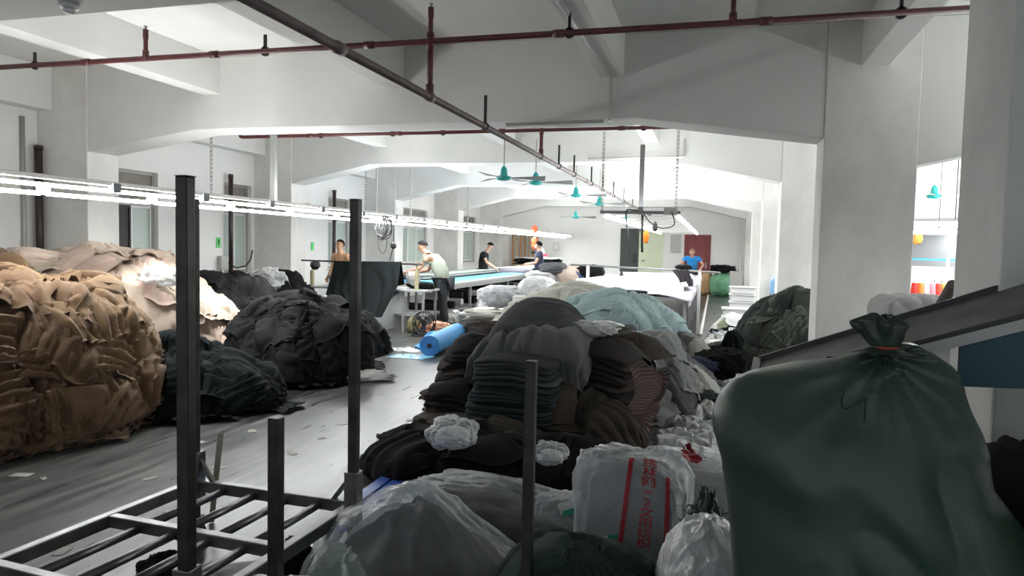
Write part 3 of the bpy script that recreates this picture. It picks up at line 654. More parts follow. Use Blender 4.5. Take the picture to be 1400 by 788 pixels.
# ---------------------------------------------------------------- folded bundles
def bundle(name, label, cat, cx, cy, w, d, z0, z1, n, mats, seed, rz=0., droop=.05, wave=.03, lean=(0, 0), taper=0., rough=.02, group=None, crown=.0):
    rnd = random.Random(seed); NP, prof = 72, [(0, .5), (.55, .5), (.93, .5), (.985, .38), (1.0, 0), (.985, -.38), (.93, -.5)]
    h = (z1-z0)/n; V = []; Fq = []; MI = []
    c, q = math.cos(rz), math.sin(rz)
    a = np.linspace(0, 2*PI, NP, endpoint=False); e = .32
    ux = np.sign(np.cos(a))*np.abs(np.cos(a))**e; uy = np.sign(np.sin(a))*np.abs(np.sin(a))**e
    for k in range(n):
        t = k/max(1, n-1); jx, jy = rnd.uniform(-1, 1)*rough*1.2, rnd.uniform(-1, 1)*rough*1.2; sw = 1-taper*t+rnd.uniform(-.5, .5)*rough
        hk = h*rnd.uniform(.9, 1.1)
        base = len(V)*0+sum(len(v) for v in V)
        for (s, zz) in prof:
            ex = 1+rough*1.6*vnoise(np.cos(a)*2.3, np.sin(a)*2.3, k*.9, seed)
            x = ux*s*w/2*sw*ex+jx+lean[0]*t; y = uy*s*d/2*sw*ex+jy+lean[1]*t
            rr = np.sqrt((x/(w/2))**2+(y/(d/2))**2)
            z = z0+(k+.5)*h+zz*hk*.96-droop*(rr**2.2)*(.3+t)+wave*fbm(x*2.2, y*2.2, k*.12+seed, seed, 2)*(.2+t)+crown*t*(1-rr*.8)+.35*wave*vnoise(x*7, y*7, k*.6, seed+2)
            V.append(np.stack([cx+x*c-y*q, cy+x*q+y*c, np.maximum(z, z0+.003)], -1))
        m = len(prof)
        i = np.arange(NP); 
        for j in range(m-1):
            f = np.stack([base+j*NP+i, base+j*NP+(i+1) % NP, base+(j+1)*NP+(i+1) % NP, base+(j+1)*NP+i], -1); Fq.append(f); MI += [k]*NP
    V = np.concatenate(V); Fq = np.concatenate(Fq)
    me = np_mesh(name, V, Fq)
    mm = [rnd.randrange(len(mats)) for _ in range(n)]
    for q_ in mats: me.materials.append(q_)
    me.polygons.foreach_set('material_index', [mm[k] for k in MI][:len(me.polygons)])
    me.polygons.foreach_set('use_smooth', [True]*len(me.polygons)); me.update()
    o = link(name, me); tag(o, label, cat, group); return o
SLT = [cloth('slate_knit', (.085, .091, .09), .2), cloth('slate_knit_dark', (.048, .053, .053), .25), cloth('slate_knit_light', (.12, .125, .123), .2)]
DBR = [cloth('dark_brown_knit', (.038, .031, .028), .3), cloth('umber_knit', (.055, .045, .038), .3), cloth('near_black_knit', (.022, .02, .02), .3)]
TEALK = [cloth('dark_teal_knit', (.028, .04, .042), .3), cloth('deep_teal_knit', (.02, .03, .032), .3)]  # two teal fabrics of their own colour, mixed at random by layer
OLV = [cloth('olive_brown_knit', (.07, .056, .045), .3), cloth('dark_olive_brown_knit', (.045, .037, .03), .3)]
PNK = [cloth('dusty_pink_knit', (.24, .17, .15), .25), cloth('taupe_pink_knit', (.17, .13, .12), .25)]
B = 'folded fabric'
bundle('fabric_bundle', 'wide brown folded fabric layers at the foot of the big central pile', B, -1.45, 6.15, 1.75, 1.55, 0, .30, 13, OLV+DBR[:1], 41, .05, .02, .03, rough=.035)
bundle('fabric_bundle', 'dark brown folded fabric stack at the left end of the big central pile', B, -2.14, 6.35, .62, .95, .26, .82, 20, DBR, 42, .12, .10, .05, lean=(.10, .05), rough=.05)
bundle('fabric_bundle', 'lower dark brown fabric stack sliding out at the left foot of the central pile', B, -2.16, 5.75, .6, .5, .0, .46, 16, DBR, 43, .2, .06, .04, lean=(.12, .1), rough=.05)
bundle('fabric_bundle', 'slate grey folded fabric stack facing the photographer in the central pile', B, -1.52, 5.62, .72, .62, .27, .80, 21, SLT[:2]+TEALK, 44, -.05, .05, .03, lean=(.03, .06), rough=.02, taper=.04)
bundle('fabric_bundle', 'dark brown and black folded stack right of the slate grey stack', B, -.84, 6.15, .62, .78, .24, .86, 24, DBR+OLV[1:], 45, -.22, .10, .05, lean=(-.06, .05), rough=.035)
bundle('fabric_bundle', 'black folded fabric packed between the slate stack and the brown stack', B, -1.15, 6.3, .5, .9, .28, .84, 18, DBR[2:]+DBR[:1], 46, .1, .06, .05, rough=.03)
bundle('fabric_bundle', 'dusty brown folded fabric fanned out on the top right of the central pile', B, -.72, 6.75, .55, .6, .66, .92, 13, DBR[:2]+PNK[1:], 47, -.5, .13, .05, lean=(.05, 0), rough=.03)
bundle('fabric_bundle', 'grey-brown folded fabric behind the dusty brown fan, next to the pale blue heap', B, -1.05, 7.15, .7, .6, .45, .95, 16, OLV+STR[1:2], 48, .3, .12, .05, rough=.03)
# grey cloth hood over the top of the slate stack
def draped(name, label, cat, fz, x0, x1, y0, y1, nx, ny, m, folds, seed, amp=.02, lam=.12, rz=0., parent=None):
    u = np.linspace(x0, x1, nx)[:, None]; v = np.linspace(y0, y1, ny)[None, :]; x, y = np.broadcast_arrays(u, v)
    P = fz(x, y); N = normals(P)
    N = N*np.sign(N[..., 2:3]+.3*0+1e-9)
    d = foldfield(x, y, lam, seed, folds, amp)
    P = P+N*(d+amp)[..., None]
    o = link(name, grid_mesh(name, P), m, parent)
    if label: tag(o, label, cat)
    return o
def hoodfn(cx, cy, w, d, zt, r=.12, rz=0., ridge=.0, slope=(0, 0), seed=0, flare=.1, minz=.01, wob=.04):
    """cloth laid over a box top: beyond the box edge the cloth turns down"""
    c, q = math.cos(rz), math.sin(rz)
    def f(u, v):
        def fold1(a, half):
            s = np.sign(a); a = np.abs(a); over = np.maximum(a-(half-r), 0)
            t = np.clip(over/r, 0, PI/2); hor = np.minimum(a, half-r)+r*np.sin(t)+flare*np.maximum(over-r*PI/2, 0); dn = r*(1-np.cos(t))+np.maximum(over-r*PI/2, 0)
            return s*hor, dn
        n = wob*fbm(u*2.1, v*2.1, seed, seed, 2)
        x, d1 = fold1(u, w/2); y, d2 = fold1(v, d/2)
        dn = np.maximum(d1, d2)+.25*np.minimum(d1, d2)
        z = zt-dn+ridge*(1-np.clip(np.abs(u)/(w/2), 0, 1)**2)*(dn < .2)+slope[0]*x+slope[1]*y+n
        z = np.maximum(z, minz)
        return np.stack([cx+(x+n)*c-(y)*q, cy+x*q+(y+n)*c, z], -1)
    return f
t = thing('draped_cloth', 'thick slate grey cloth drooping over the top of the central pile', 'cloth')
draped('cloth_sheet', None, None, hoodfn(-1.50, 6.35, .86, .9, 1.02, .3, .1, .10, (-.02, .10), 3, .35, .3), -.70, .62, -.62, .60, 96, 96, SLT[0], 'swag', 51, .032, .17, parent=t)
draped('cloth_sheet', None, None, hoodfn(-1.34, 5.95, .72, .62, .90, .18, .0, .06, (-.10, .10), 5, .3, .3), -.50, .50, -.52, .35, 80, 70, SLT[2], 'pleat', 52, .026, .22, parent=t)
draped('cloth_sheet', None, None, hoodfn(-1.62, 5.92, .66, .60, .86, .18, .05, .05, (.05, .08), 7, .3, .3), -.46, .34, -.45, .35, 76, 60, SLT[0], 'pleat', 53, .024, .2, parent=t)
# loose folds over the right bundles and fringe
t = thing('draped_cloth', 'dark rumpled cloth pieces lying over the right side of the central pile', 'cloth')
draped('cloth_sheet', None, None, hoodfn(-1.0, 5.72, .34, .3, .46, .1, -.3, .03, (0, .2), 9, .4, .05), -.26, .26, -.34, .2, 60, 60, OLV[1], 'pleat', 54, .02, .10, parent=t)
draped('cloth_sheet', None, None, hoodfn(-.75, 5.55, .4, .35, .38, .1, .4, .03, (0, .25), 10, .5, .03), -.38, .38, -.5, .25, 70, 70, DBR[1], 'diag', 55, .025, .09, parent=t)
draped('cloth_sheet', None, None, hoodfn(-1.22, 5.65, .3, .3, .56, .1, .2, .0, (0, .25), 12, .3, .25), -.22, .2, -.34, .15, 50, 50, cloth('umber_square_cloth', (.10, .075, .055)), 'mess', 56, .012, .2, parent=t)
t = thing('fringed_cloth', 'dusty pink fringed cloth edge hanging down the right end of the central pile', 'cloth')
for k, (xx, yy, zt, ln) in enumerate(((-.52, 5.72, .72, .42), (-.45, 5.85, .66, .40), (-.50, 5.66, .45, .36))):
    u = np.linspace(-.09, .09, 30)[:, None]; v = np.linspace(0, 1, 60)[None, :]; u, v = np.broadcast_arrays(u, v)
    w = .02*vnoise(u*12, v*4, k, k); rip = .012*np.abs(np.sin((v*ln/.024+1.2*vnoise(u*9, v*3, k, 3))*PI))
    P = np.stack([xx+u+.05*np.sin(v*5+k)+w, yy-.10*v-rip*1.6-.3*(u)*0+w, zt-v*ln+.04*vnoise(u*6, 0, k, 5)], -1)
    link('fringe_strip', grid_mesh('fringe_strip', P), PNK[k % 2], t)
# olive twisted cloth at the foot
t = thing('draped_cloth', 'olive brown cloth gathered in long folds at the foot of the central pile', 'cloth')
for k, (x0, x1, y, z) in enumerate(((-2.15, -1.5, 5.30, .26), (-1.6, -.75, 5.22, .24), (-1.25, -.62, 5.12, .15))):
    u = np.linspace(0, 1, 80)[:, None]; v = np.linspace(0, 1, 60)[None, :]; u, v = np.broadcast_arrays(u, v)
    g = .35+.65*np.abs(u-.5)*2; ph = v*g*7+1.3*fbm(u*2, v*1.5, k, 60+k, 2)
    rid = .02*(1-np.abs(np.sin(ph*PI)))
    P = np.stack([x0+(x1-x0)*u, y-.34*np.sin(v*PI/2)*g**.3-rid, z+.10*(1-u)*(k > 0)-(z-.02)*(1-np.cos(v*PI/2))+.03*np.sin(u*6+k)-rid], -1)
    P[..., 2] = np.maximum(P[..., 2], .012)
    link('cloth_fold', grid_mesh('cloth_fold', P), OLV[k % 2], t)
# black cloth in front
f = mound(-1.62, 4.75, .78, .46, .34, 61, a=.55, b=.4, lump=.06, lobes=.05)
heap('fabric_heap', 'flat black cloth lying in front of the central pile', 'fabric heap', f, [cloth('deep_black_cloth', (.007, .007, .008), .2), cloth('deep_black_cloth_fold', (.010, .010, .011), .2)], 16, 62, lam=(.12, .2), amp=(.012, .025), size=((.4, .9), (.3, .6)), res=.026, edge=.03 if False else .05) if False else \
heap('fabric_heap', 'flat black cloth lying in front of the central pile', 'fabric heap', f, [cloth('deep_black_cloth', (.007, .007, .008), .2), cloth('deep_black_cloth_fold', (.010, .010, .011), .2)], 14, 62, lam=(.12, .2), amp=(.012, .025), size=((.4, .9), (.3, .6)), res=.026, off=.02)
f = mound(-.98, 4.75, .42, .35, .30, 63, a=.55, b=.4, lump=.06, lobes=.05)
heap('fabric_heap', 'small black cloth heap behind the printed plastic bag', 'fabric heap', f, [cloth('black_rag', (.010, .009, .009), .2)], 8, 63, lam=(.1, .16), amp=(.012, .025), size=((.3, .6), (.3, .5)), res=.026, off=.02)
# ---------------------------------------------------------------- bags and blobs
def blob_pts(c, r, rz=0., ex=(.8, .8), seed=0, noise=.06, nf=2.2, crease=0., cf=3.5, nt=96, ns=56, flat=None, slope=(0, 0), taperz=0., floor=.004, knot=None, shear=(0, 0)):
    th = np.linspace(0, 2*PI, nt, endpoint=False)[:, None]; ph = np.linspace(-PI/2+.001, PI/2-.001, ns)[None, :]; th, ph = np.broadcast_arrays(th, ph)
    sp = lambda t, e: np.sign(t)*np.abs(t)**e
    x = sp(np.cos(ph), ex[1])*sp(np.cos(th), ex[0]); y = sp(np.cos(ph), ex[1])*sp(np.sin(th), ex[0]); z = sp(np.sin(ph), ex[1])
    d = noise*fbm(x*nf+seed, y*nf, z*nf, seed, 3)
    if crease:
        q1 = vnoise(x*cf*.55+5+.5*z, y*cf*.55, z*cf*.3+seed, seed+4); q2 = vnoise(x*cf*1.1, y*cf*1.1+.4*z, z*cf*.6, seed+6); q3 = vnoise(x*cf*2.2+z, y*cf*2.2, z*cf*1.3, seed+7)
        d = d+crease*(.8*np.clip(1-np.abs(q1)*5, 0, 1)+.45*np.clip(1-np.abs(q2)*5, 0, 1)+.2*np.clip(1-np.abs(q3)*4, 0, 1)-.3*np.abs(q2))
    k = 1+d; tz = 1-taperz*z
    X, Y, Z = r[0]*x*k*tz, r[1]*y*k*tz, r[2]*z*k
    if knot: # gather toward a knot at the top
        g = np.clip((z-.72)/.28, 0, 1)**1.5; ang = np.arctan2(y, x); X = X*(1-.75*g)+knot[0]*g; Y = Y*(1-.75*g)+knot[1]*g; Z = Z+knot[2]*g
        rp = 1+.10*g*np.sin(ang*11); X *= rp; Y *= rp
    X = X+shear[0]*Z; Y = Y+shear[1]*Z; Z = Z+slope[0]*X+slope[1]*Y
    cc, q = math.cos(rz), math.sin(rz)
    P = np.stack([c[0]+X*cc-Y*q, c[1]+X*q+Y*cc, np.maximum(c[2]+Z, floor)], -1)
    return P
def blob(name, m, parent=None, label=None, cat=None, group=None, **k):
    P = blob_pts(**k); o = link(name, grid_mesh(name, P, close_u=True), m, parent)
    if label: tag(o, label, cat, group)
    return o
FILM = plastic_film('clear_film', alpha=.09, rough=.14, bs=6, strength=.9)
FILMW = plastic_film('milky_film', (.78, .79, .78), alpha=.55, rough=.25, bs=9, strength=.8)
FILMH = plastic_film('thin_clear_film', alpha=.22, rough=.12, bs=11, strength=1)
FILMG = plastic_film('greenish_film', (.35, .5, .42), alpha=.5, rough=.3, bs=9)
M_BKC = cloth('bagged_dark_cloth', (.009, .0105, .0105), .3); M_GYC = cloth('bagged_grey_cloth', (.035, .035, .038), .3); M_WHC = cloth('white_cloth', (.62, .62, .60), .08); M_GNC = cloth('bottle_green_cloth', (.028, .048, .036), .3)
def filmbag(label, c, r, rz, inner, seed, film=None, fr=1.13, ic=None, ex=(.75, .8), slope=(0, 0), knot=None, noise=.08, crease=.10, cat='bag', group=None, taperz=0., shear=(0, 0), zc=None):
    t = thing('plastic_bag', label, cat, (0, 0, 0), 0, group)
    blob('contents', inner, t, c=(c[0], c[1], c[2]-.01), r=[a*.93 for a in r], rz=rz, ex=ex, seed=seed, noise=noise, crease=.04, slope=slope, taperz=taperz, shear=shear, floor=.012)
    fo = blob('film', film or FILM, t, c=(c[0], c[1], c[2]+.02), r=[a*fr for a in r], rz=rz, ex=ex, seed=seed+1, noise=noise*1.2, crease=crease*.8, cf=2.4, slope=slope, nt=140, ns=90, knot=knot, taperz=taperz, shear=shear, floor=.006)
    return t, fo
def knot_obj(p, parent, m, s=1.0, seed=0, name='bag_knot'):
    P = blob_pts((p[0], p[1], p[2]), (.035*s, .03*s, .045*s), 0, (1, 1), seed, .25, 2, .3, 2.5, 28, 22); link(name, grid_mesh(name, P, close_u=True), m, parent)
# clear bags of dark cloth on the floor behind the cart
filmbag('clear plastic bag of black cloth with a pointed top, right behind the low cart post', (-1.14, 2.92, .19), (.50, .34, .30), -.2, M_BKC, 71, noise=.10, crease=.05, ex=(.8, 1.0), slope=(-.18, .1), taperz=.62, shear=(-.35, .1))
filmbag('clear plastic bag of dark grey cloth lying behind the pointed bag', (-1.05, 3.62, .15), (.60, .28, .20), -.12, M_GYC, 72, noise=.1, crease=.06, slope=(-.08, 0), taperz=.2)
filmbag('thin milky bag drooping over the left side of the pointed bag', (-1.52, 3.30, .13), (.22, .24, .17), .5, M_WHC, 73, film=FILMW, noise=.15, crease=.16, taperz=.4)
filmbag('greenish plastic bag squeezed beside the steel cart corner', (-1.52, 3.78, .11), (.22, .16, .13), .2, M_GNC, 74, film=FILMG, noise=.12, crease=.12)
filmbag('small greenish bag under the right edge of the steel cart', (-1.50, 2.78, .12), (.16, .2, .13), .2, M_GNC, 75, film=FILMG, noise=.12, crease=.12)
filmbag('tied translucent white bag with a knot in the nearest row', (-.98, 2.32, .16), (.30, .22, .20), 0, M_WHC, 76, film=FILMW, knot=(0, 0, .035), noise=.08, crease=.10)
t, _ = filmbag('translucent white bag under the short cart post', (-1.52, 2.30, .12), (.32, .2, .17), .1, M_WHC, 77, film=FILMW, noise=.12, crease=.14)
filmbag('grey-filled clear bag at the right edge beneath the big green sack', (.02, 2.75, .26), (.16, .22, .30), .3, M_GYC, 78, film=FILMW, noise=.08, crease=.08)
# green cloth in the bottom middle
f = mound(-.42, 2.72, .40, .30, .42, 79, a=.56, b=.5, lump=.08)
heap('fabric_heap', 'bottle green cloth bunched in front of the printed plastic bag', 'fabric heap', f, [M_GNC, cloth('bottle_green_cloth_light', (.04, .065, .05), .3)], 16, 79, lam=(.06, .11), amp=(.012, .024), size=((.25, .5), (.25, .45)), res=.016, off=.02)
# printed bags
M_PRINT = mat('red_bag_print', (.36, .012, .02), .45)
M_LABG = mat('green_label', (.015, .25, .16), .5); M_LABW = mat('white_label', (.55, .57, .56), .5)
def bvh_of(P, close_u=True):
    nu, nv = P.shape[:2]; V = [Vector(p) for p in P.reshape(-1, 3)]
    Fs = [(i*nv+j, ((i+1) % nu)*nv+j, ((i+1) % nu)*nv+j+1, i*nv+j+1) for i in range(nu) for j in range(nv-1)]
    return BVHTree.FromPolygons(V, Fs)
def project(me, bvh, origin_dir, off=.004):
    d = Vector(origin_dir).normalized()
    for v in me.vertices:
        h = bvh.ray_cast(v.co-d*1.0, d)
        if h[0] is not None: v.co = h[0]-d*off
def patch(quad, nu, nv):
    a, b, c, d = [np.array(p, float) for p in quad]
    u = np.linspace(0, 1, nu)[:, None, None]; v = np.linspace(0, 1, nv)[None, :, None]
    return (a*(1-u)+b*u)*(1-v)+(d*(1-u)+c*u)*v
def text_mesh(s, size):
    cu = bpy.data.curves.new('t', 'FONT'); cu.body = s; cu.size = size; cu.align_x = 'CENTER'; cu.align_y = 'CENTER'; cu.resolution_u = 3; cu.offset = size*.012
    o = bpy.data.objects.new('t', cu); COL.objects.link(o); bpy.context.view_layer.update()
    me = bpy.data.meshes.new_from_object(o); bpy.data.objects.remove(o); return me
t = thing('printed_plastic_bag', 'upright clear bag with red stripes and red lettering over grey cloth', 'bag')
pc = dict(c=(-.34, 3.42, .30), r=(.27, .17, .36), rz=-.28, ex=(.5, .45), seed=81, noise=.05, taperz=-.06, shear=(-.12, .25))
blob('contents', cloth('bagged_pale_grey_cloth', (.17, .17, .175), .15), t, **{**pc, 'r': (.235, .13, .315), 'seed': 80, 'crease': .03})
PF = blob_pts(**pc, crease=.06, cf=2.6, nt=150, ns=90); PF[..., 2] = np.maximum(PF[..., 2], .006)
link('film', grid_mesh('film', PF, close_u=True), FILMH, t)
bv = bvh_of(PF); vd = (at(880, 690, Y=3.3)-Vector((0, 0, CAMH))).normalized()
def stripe(px, name='red_stripe'):
    q = [at(*p, Y=3.0) for p in px]
    me = grid_mesh(name, patch(q, 4, 40)); project(me, bv, vd, .006); link(name, me, M_PRINT, t)
stripe([(863, 622), (857, 622), (843, 745), (849, 745)][:0] or [(858, 618), (865, 618), (849, 748), (842, 748)])
stripe([(914, 648), (920, 650), (916, 768), (908, 768)])
for k, ch in enumerate('绣林网=2文用纺织'):
    me = text_mesh(ch, .064); c0 = at(890-k*1.3, 627+k*15.2, Y=3.0)
    rx = Vector((.96, -.27, 0)); upv = Vector((.0, .0, 1)); 
    for v in me.vertices:
        x, y = v.co.x, v.co.y; v.co = c0+rx*x*1.15+upv*y*.8
    project(me, bv, vd, .006); link('red_lettering', me, M_PRINT, t, smooth=False)
def label_on(px, bv_, parent, Y, green):
    q = [at(*p, Y=Y) for p in px]; me = grid_mesh('label', patch(q, 14, 8)); d = (q[0]-Vector((0, 0, CAMH))).normalized(); project(me, bv_, d, .007); link('paper_label', me, M_LABW, parent)
    q = [at(*p, Y=Y) for p in green]; me = grid_mesh('label', patch(q, 8, 8)); project(me, bv_, d, .009); link('green_label_band', me, M_LABG, parent)
label_on([(806, 737), (846, 730), (846, 748), (806, 752)], bv, t, 3.0, [(833, 732), (847, 730), (847, 746), (833, 748)])
t2 = thing('printed_plastic_bag', 'crumpled clear bag with red strokes lying behind the lettered bag', 'bag')
pc = dict(c=(-.10, 3.95, .38), r=(.34, .2, .17), rz=-.1, ex=(.7, .7), seed=83, noise=.12)
blob('contents', M_WHC, t2, **{**pc, 'r': (.31, .17, .14), 'floor': .01}); PF2 = blob_pts(**pc, crease=.12, nt=120, ns=70); link('film', grid_mesh('film', PF2, close_u=True), FILMH, t2)
bv2 = bvh_of(PF2); d2 = (at(945, 640, Y=3.8)-Vector((0, 0, CAMH))).normalized()
for q in ([(928, 612), (934, 609), (958, 632), (952, 634)], [(936, 608), (943, 606), (962, 628), (956, 632)], [(928, 620), (933, 618), (950, 630), (946, 633)]):
    me = grid_mesh('red_stroke', patch([at(*p, Y=3.6) for p in q], 4, 16)); project(me, bv2, d2, .006); link('red_stroke', me, M_PRINT, t2)
t3 = thing('plastic_bag', 'clear bag with a green and white label just left of the lettered bag', 'bag')
pc = dict(c=(-.72, 3.62, .17), r=(.22, .16, .2), rz=.3, ex=(.7, .7), seed=85, noise=.08)
blob('contents', M_GYC, t3, **{**pc, 'r': (.19, .13, .17)}); PF3 = blob_pts(**pc, crease=.08, nt=110, ns=60); link('film', grid_mesh('film', PF3, close_u=True), FILMH, t3)
label_on([(762, 690), (790, 680), (796, 698), (766, 706)], bvh_of(PF3), t3, 3.4, [(769, 700), (795, 692), (797, 700), (770, 708)])
# base cloth that carries the printed bags: white wrapped bales
filmbag('white wrapped bale under the crumpled red-marked bag', (-.05, 3.95, .11), (.42, .36, .13), 0, M_WHC, 86, film=FILMW, crease=.12)
# crumpled small clear bags lying on the black cloth
filmbag('small crumpled clear bag on the black cloth in front of the central pile', (-1.63, 4.42, .39), (.12, .10, .075), .3, M_WHC, 87, film=FILMH, fr=1.3, crease=.12, noise=.2)
filmbag('tiny crumpled clear bag beside the low rack post', (-.96, 4.4, .33), (.08, .06, .05), .3, M_WHC, 88, film=FILMH, fr=1.3, crease=.12, noise=.2)
filmbag('crumpled ivory plastic bag on top of the central pile', (-1.0, 6.25, .93), (.17, .13, .05), .1, mat('ivory_bag_filling', (.55, .53, .45), .6), 89, film=FILMW, fr=1.2, crease=.25, noise=.2)
# ---------------------------------------------------------------- big green woven sack
def weave(name, c1, c2):
    m = mat(name, c1, .36, 0, spec=.6); n = m.node_tree.nodes; L = m.node_tree.links; b = n['Principled BSDF']
    tc = n.new('ShaderNodeTexCoord'); w1 = n.new('ShaderNodeTexWave'); w1.bands_direction = 'Z'; w1.inputs['Scale'].default_value = 70; w1.inputs['Distortion'].default_value = .6
    w2 = n.new('ShaderNodeTexWave'); w2.bands_direction = 'X'; w2.inputs['Scale'].default_value = 70; w2.inputs['Distortion'].default_value = .6
    L.new(tc.outputs['Object'], w1.inputs[0]); L.new(tc.outputs['Object'], w2.inputs[0])
    ad = n.new('ShaderNodeMath'); ad.operation = 'ADD'; L.new(w1.outputs['Fac'], ad.inputs[0]); L.new(w2.outputs['Fac'], ad.inputs[1])
    bu = n.new('ShaderNodeBump'); bu.inputs['Strength'].default_value = .22; bu.inputs['Distance'].default_value = .003; L.new(ad.outputs[0], bu.inputs['Height']); L.new(bu.outputs[0], b.inputs['Normal'])
    no = n.new('ShaderNodeTexNoise'); no.inputs['Scale'].default_value = 2.5; no.inputs['Detail'].default_value = 5; L.new(tc.outputs['Object'], no.inputs['Vector'])
    r = n.new('ShaderNodeValToRGB'); r.color_ramp.elements[0].color = (*c2, 1); r.color_ramp.elements[1].color = (*c1, 1); r.color_ramp.elements[0].position = .35; r.color_ramp.elements[1].position = .7
    L.new(no.outputs['Fac'], r.inputs[0]); L.new(r.outputs[0], b.inputs['Base Color'])
    return m
M_SACK = weave('dark_green_woven_sack', (.045, .085, .055), (.032, .06, .04))
YS = 2.15
cont = [(470, 1232, 1258), (478, 1200, 1280), (486, 1178, 1292), (495, 1150, 1304), (503, 1115, 1311), (511, 1065, 1316), (519, 1022, 1319), (530, 998, 1322), (550, 980, 1330), (575, 970, 1344), (600, 972, 1353), (642, 990, 1354), (675, 996, 1378), (707, 1000, 1400), (750, 1003, 1425), (800, 1004, 1440), (900, 1006, 1445), (1060, 1012, 1440)]
lev = []
for (py, l, r) in cont:
    a, b = at(l, py, Y=YS), at(r, py, Y=YS); lev.append((max((a.z+b.z)/2, .02), a.x, b.x))
lev.sort()
zs = np.array([l[0] for l in lev]); xl = np.array([l[1] for l in lev]); xr = np.array([l[2] for l in lev])
nt, nz = 220, 150; th = np.linspace(0, 2*PI, nt, endpoint=False)[:, None]
zz = np.linspace(0, 1, nz); zz = zs[0]+(zs[-1]-zs[0])*(1-(1-zz)**1.8); zz = zz[None, :]
L_ = np.interp(zz, zs, xl); R_ = np.interp(zz, zs, xr); tt = (zz-zs[0])/(zs[-1]-zs[0])
th, L_, R_, zz, tt = np.broadcast_arrays(th, L_, R_, zz, tt)
dep = .27*(1-np.clip((tt-.62)/.38, 0, 1)**2.2*.86)
cxs, hw = (L_+R_)/2, (R_-L_)/2
x = cxs+hw*np.sign(np.cos(th))*np.abs(np.cos(th))**.75; y = YS+.02+dep*np.sign(np.sin(th))*np.abs(np.sin(th))**.8
wr = fbm(x*2.2, y*2.2, zz*2.2, 91, 3)
tx, tz_ = at(1208, 482, Y=YS).x, at(1208, 482, Y=YS).z
rad = np.sqrt((x-tx)**2+(zz-tz_)**2); ang = np.arctan2(zz-tz_, x-tx)
gath = .028*np.exp(-rad/.16)*np.abs(np.sin(ang*9+2*wr))
gath2 = .016*np.clip((tt-.72)/.28, 0, 1)*np.sin(x*26+4*wr)
crz = .018*np.clip(1-3*np.abs(fbm(x*3+zz*2, y*2, zz*1.1-x, 95, 2)), 0, 1)
x = x+np.cos(th)*(wr*.03); lsh = .022*np.exp(-((x-L_)/.16)**2)*np.clip((tt-.45)/.4, 0, 1)*np.sin((x*14+zz*22)+3*wr); y = y+np.sin(th)*(wr*.04-gath-gath2-crz*1.6+lsh+.012*fbm(x*7, y, zz*4, 96, 2)); zz = zz+.02*np.clip((tt-.9)/.1, 0, 1)*fbm(x*6, 0, 0, 97, 2)
PS = np.stack([x, y, zz], -1)
sack = thing('woven_sack', 'huge dark green woven plastic sack tied at the top, nearest the camera', 'sack')
cap = PS[:, -1:, :].mean(0, keepdims=True)
PS2 = np.concatenate([PS, PS[:, -1:, :]*.5+cap*.5, np.repeat(cap, nt, 0)], 1)
link('sack_body', grid_mesh('sack_body', PS2, close_u=True), M_SACK, sack)
kp = at(1209, 466, Y=YS-.02)
KM = weave('dark_green_sack_mouth', (.035, .06, .042), (.02, .036, .026))
th = np.linspace(0, 2*PI, 90, endpoint=False)[:, None]; v = np.linspace(0, 1, 24)[None, :]; th, v = np.broadcast_arrays(th, v)
rr = .030+.034*np.clip(v-.15, 0, 1)**.7+(v < .12)*(.05*(.12-v)/.12); rr = rr*(1+.25*np.sin(th*7)*v+.2*vnoise(np.cos(th)*2, np.sin(th)*2, v*3, 5)); rr = np.where(v > .8, rr*(1-(v-.8)*3.2), rr)
P = np.stack([kp.x+rr*np.cos(th)*1.15-.012*v, kp.y+rr*np.sin(th)*.8, kp.z-.03+.095*v+.012*vnoise(np.cos(th)*3, np.sin(th)*3, v, 6)*v], -1)
link('sack_mouth', grid_mesh('sack_mouth', P, close_u=True), KM, sack)
MB().tube([(kp.x+.034*math.cos(a), kp.y+.026*math.sin(a), kp.z-.018) for a in [2*PI*k/14 for k in range(15)]], .004, 6).build('tie_cord', mat('red_tie_cord', (.4, .06, .04), .5), sack)
for k, (px, py, sx) in enumerate(((1130, 499, .09), (1165, 489, .07), (1085, 508, .06))):
    p = at(px, py, Y=YS+.1); blob('stuffed_rag', BLK[0], sack, c=(p.x, p.y, p.z-.015), r=(sx, .04, .018), seed=98+k, noise=.3, crease=.2, nt=40, ns=24, slope=(.15, 0))
bvs = bvh_of(PS)
def penline(pts, r=.0016):
    q = []
    for (px, py) in pts:
        p = at(px, py, Y=1.4); d = (p-Vector((0, 0, CAMH))).normalized(); h = bvs.ray_cast(Vector((0, 0, CAMH)), d); q.append(h[0]-d*.002 if h[0] else p)
    MB().tube(q, r, 6).build('pen_mark', M_BLACK, sack)
penline([(1156, 535), (1151, 545), (1151, 554), (1154, 559), (1159, 559), (1172, 551), (1183, 544), (1183, 560), (1182, 577)])
# ---------------------------------------------------------------- sloping board at the right
t = thing('sloping_table', 'sloping grey inspection board with a teal side panel behind the green sack', 'table')
p0, p1, p2, p3 = Vector((.20, 3.30, 1.175)), Vector((1.60, 3.02, 1.76)), Vector((1.55, 2.46, 1.70)), Vector((.16, 2.86, 1.135))
M_BOARD = mat('worn_grey_board', (.16, .155, .15), .5, 0, var=.45, scale=7, color2=(.09, .085, .08)); M_DKEDGE = mat('dark_board_edge', (.035, .035, .034), .5); M_TEALP = mat('teal_panel', (.012, .075, .095), .45, var=.15)
def slab(a, b, c, d, th, m, name, parent):
    vs = [a, b, c, d]+[q-Vector((0, 0, th)) for q in (a, b, c, d)]
    return MB().add(vs, [(0, 1, 2, 3), (7, 6, 5, 4), (0, 4, 5, 1), (1, 5, 6, 2), (2, 6, 7, 3), (3, 7, 4, 0)]).build(name, m, parent)
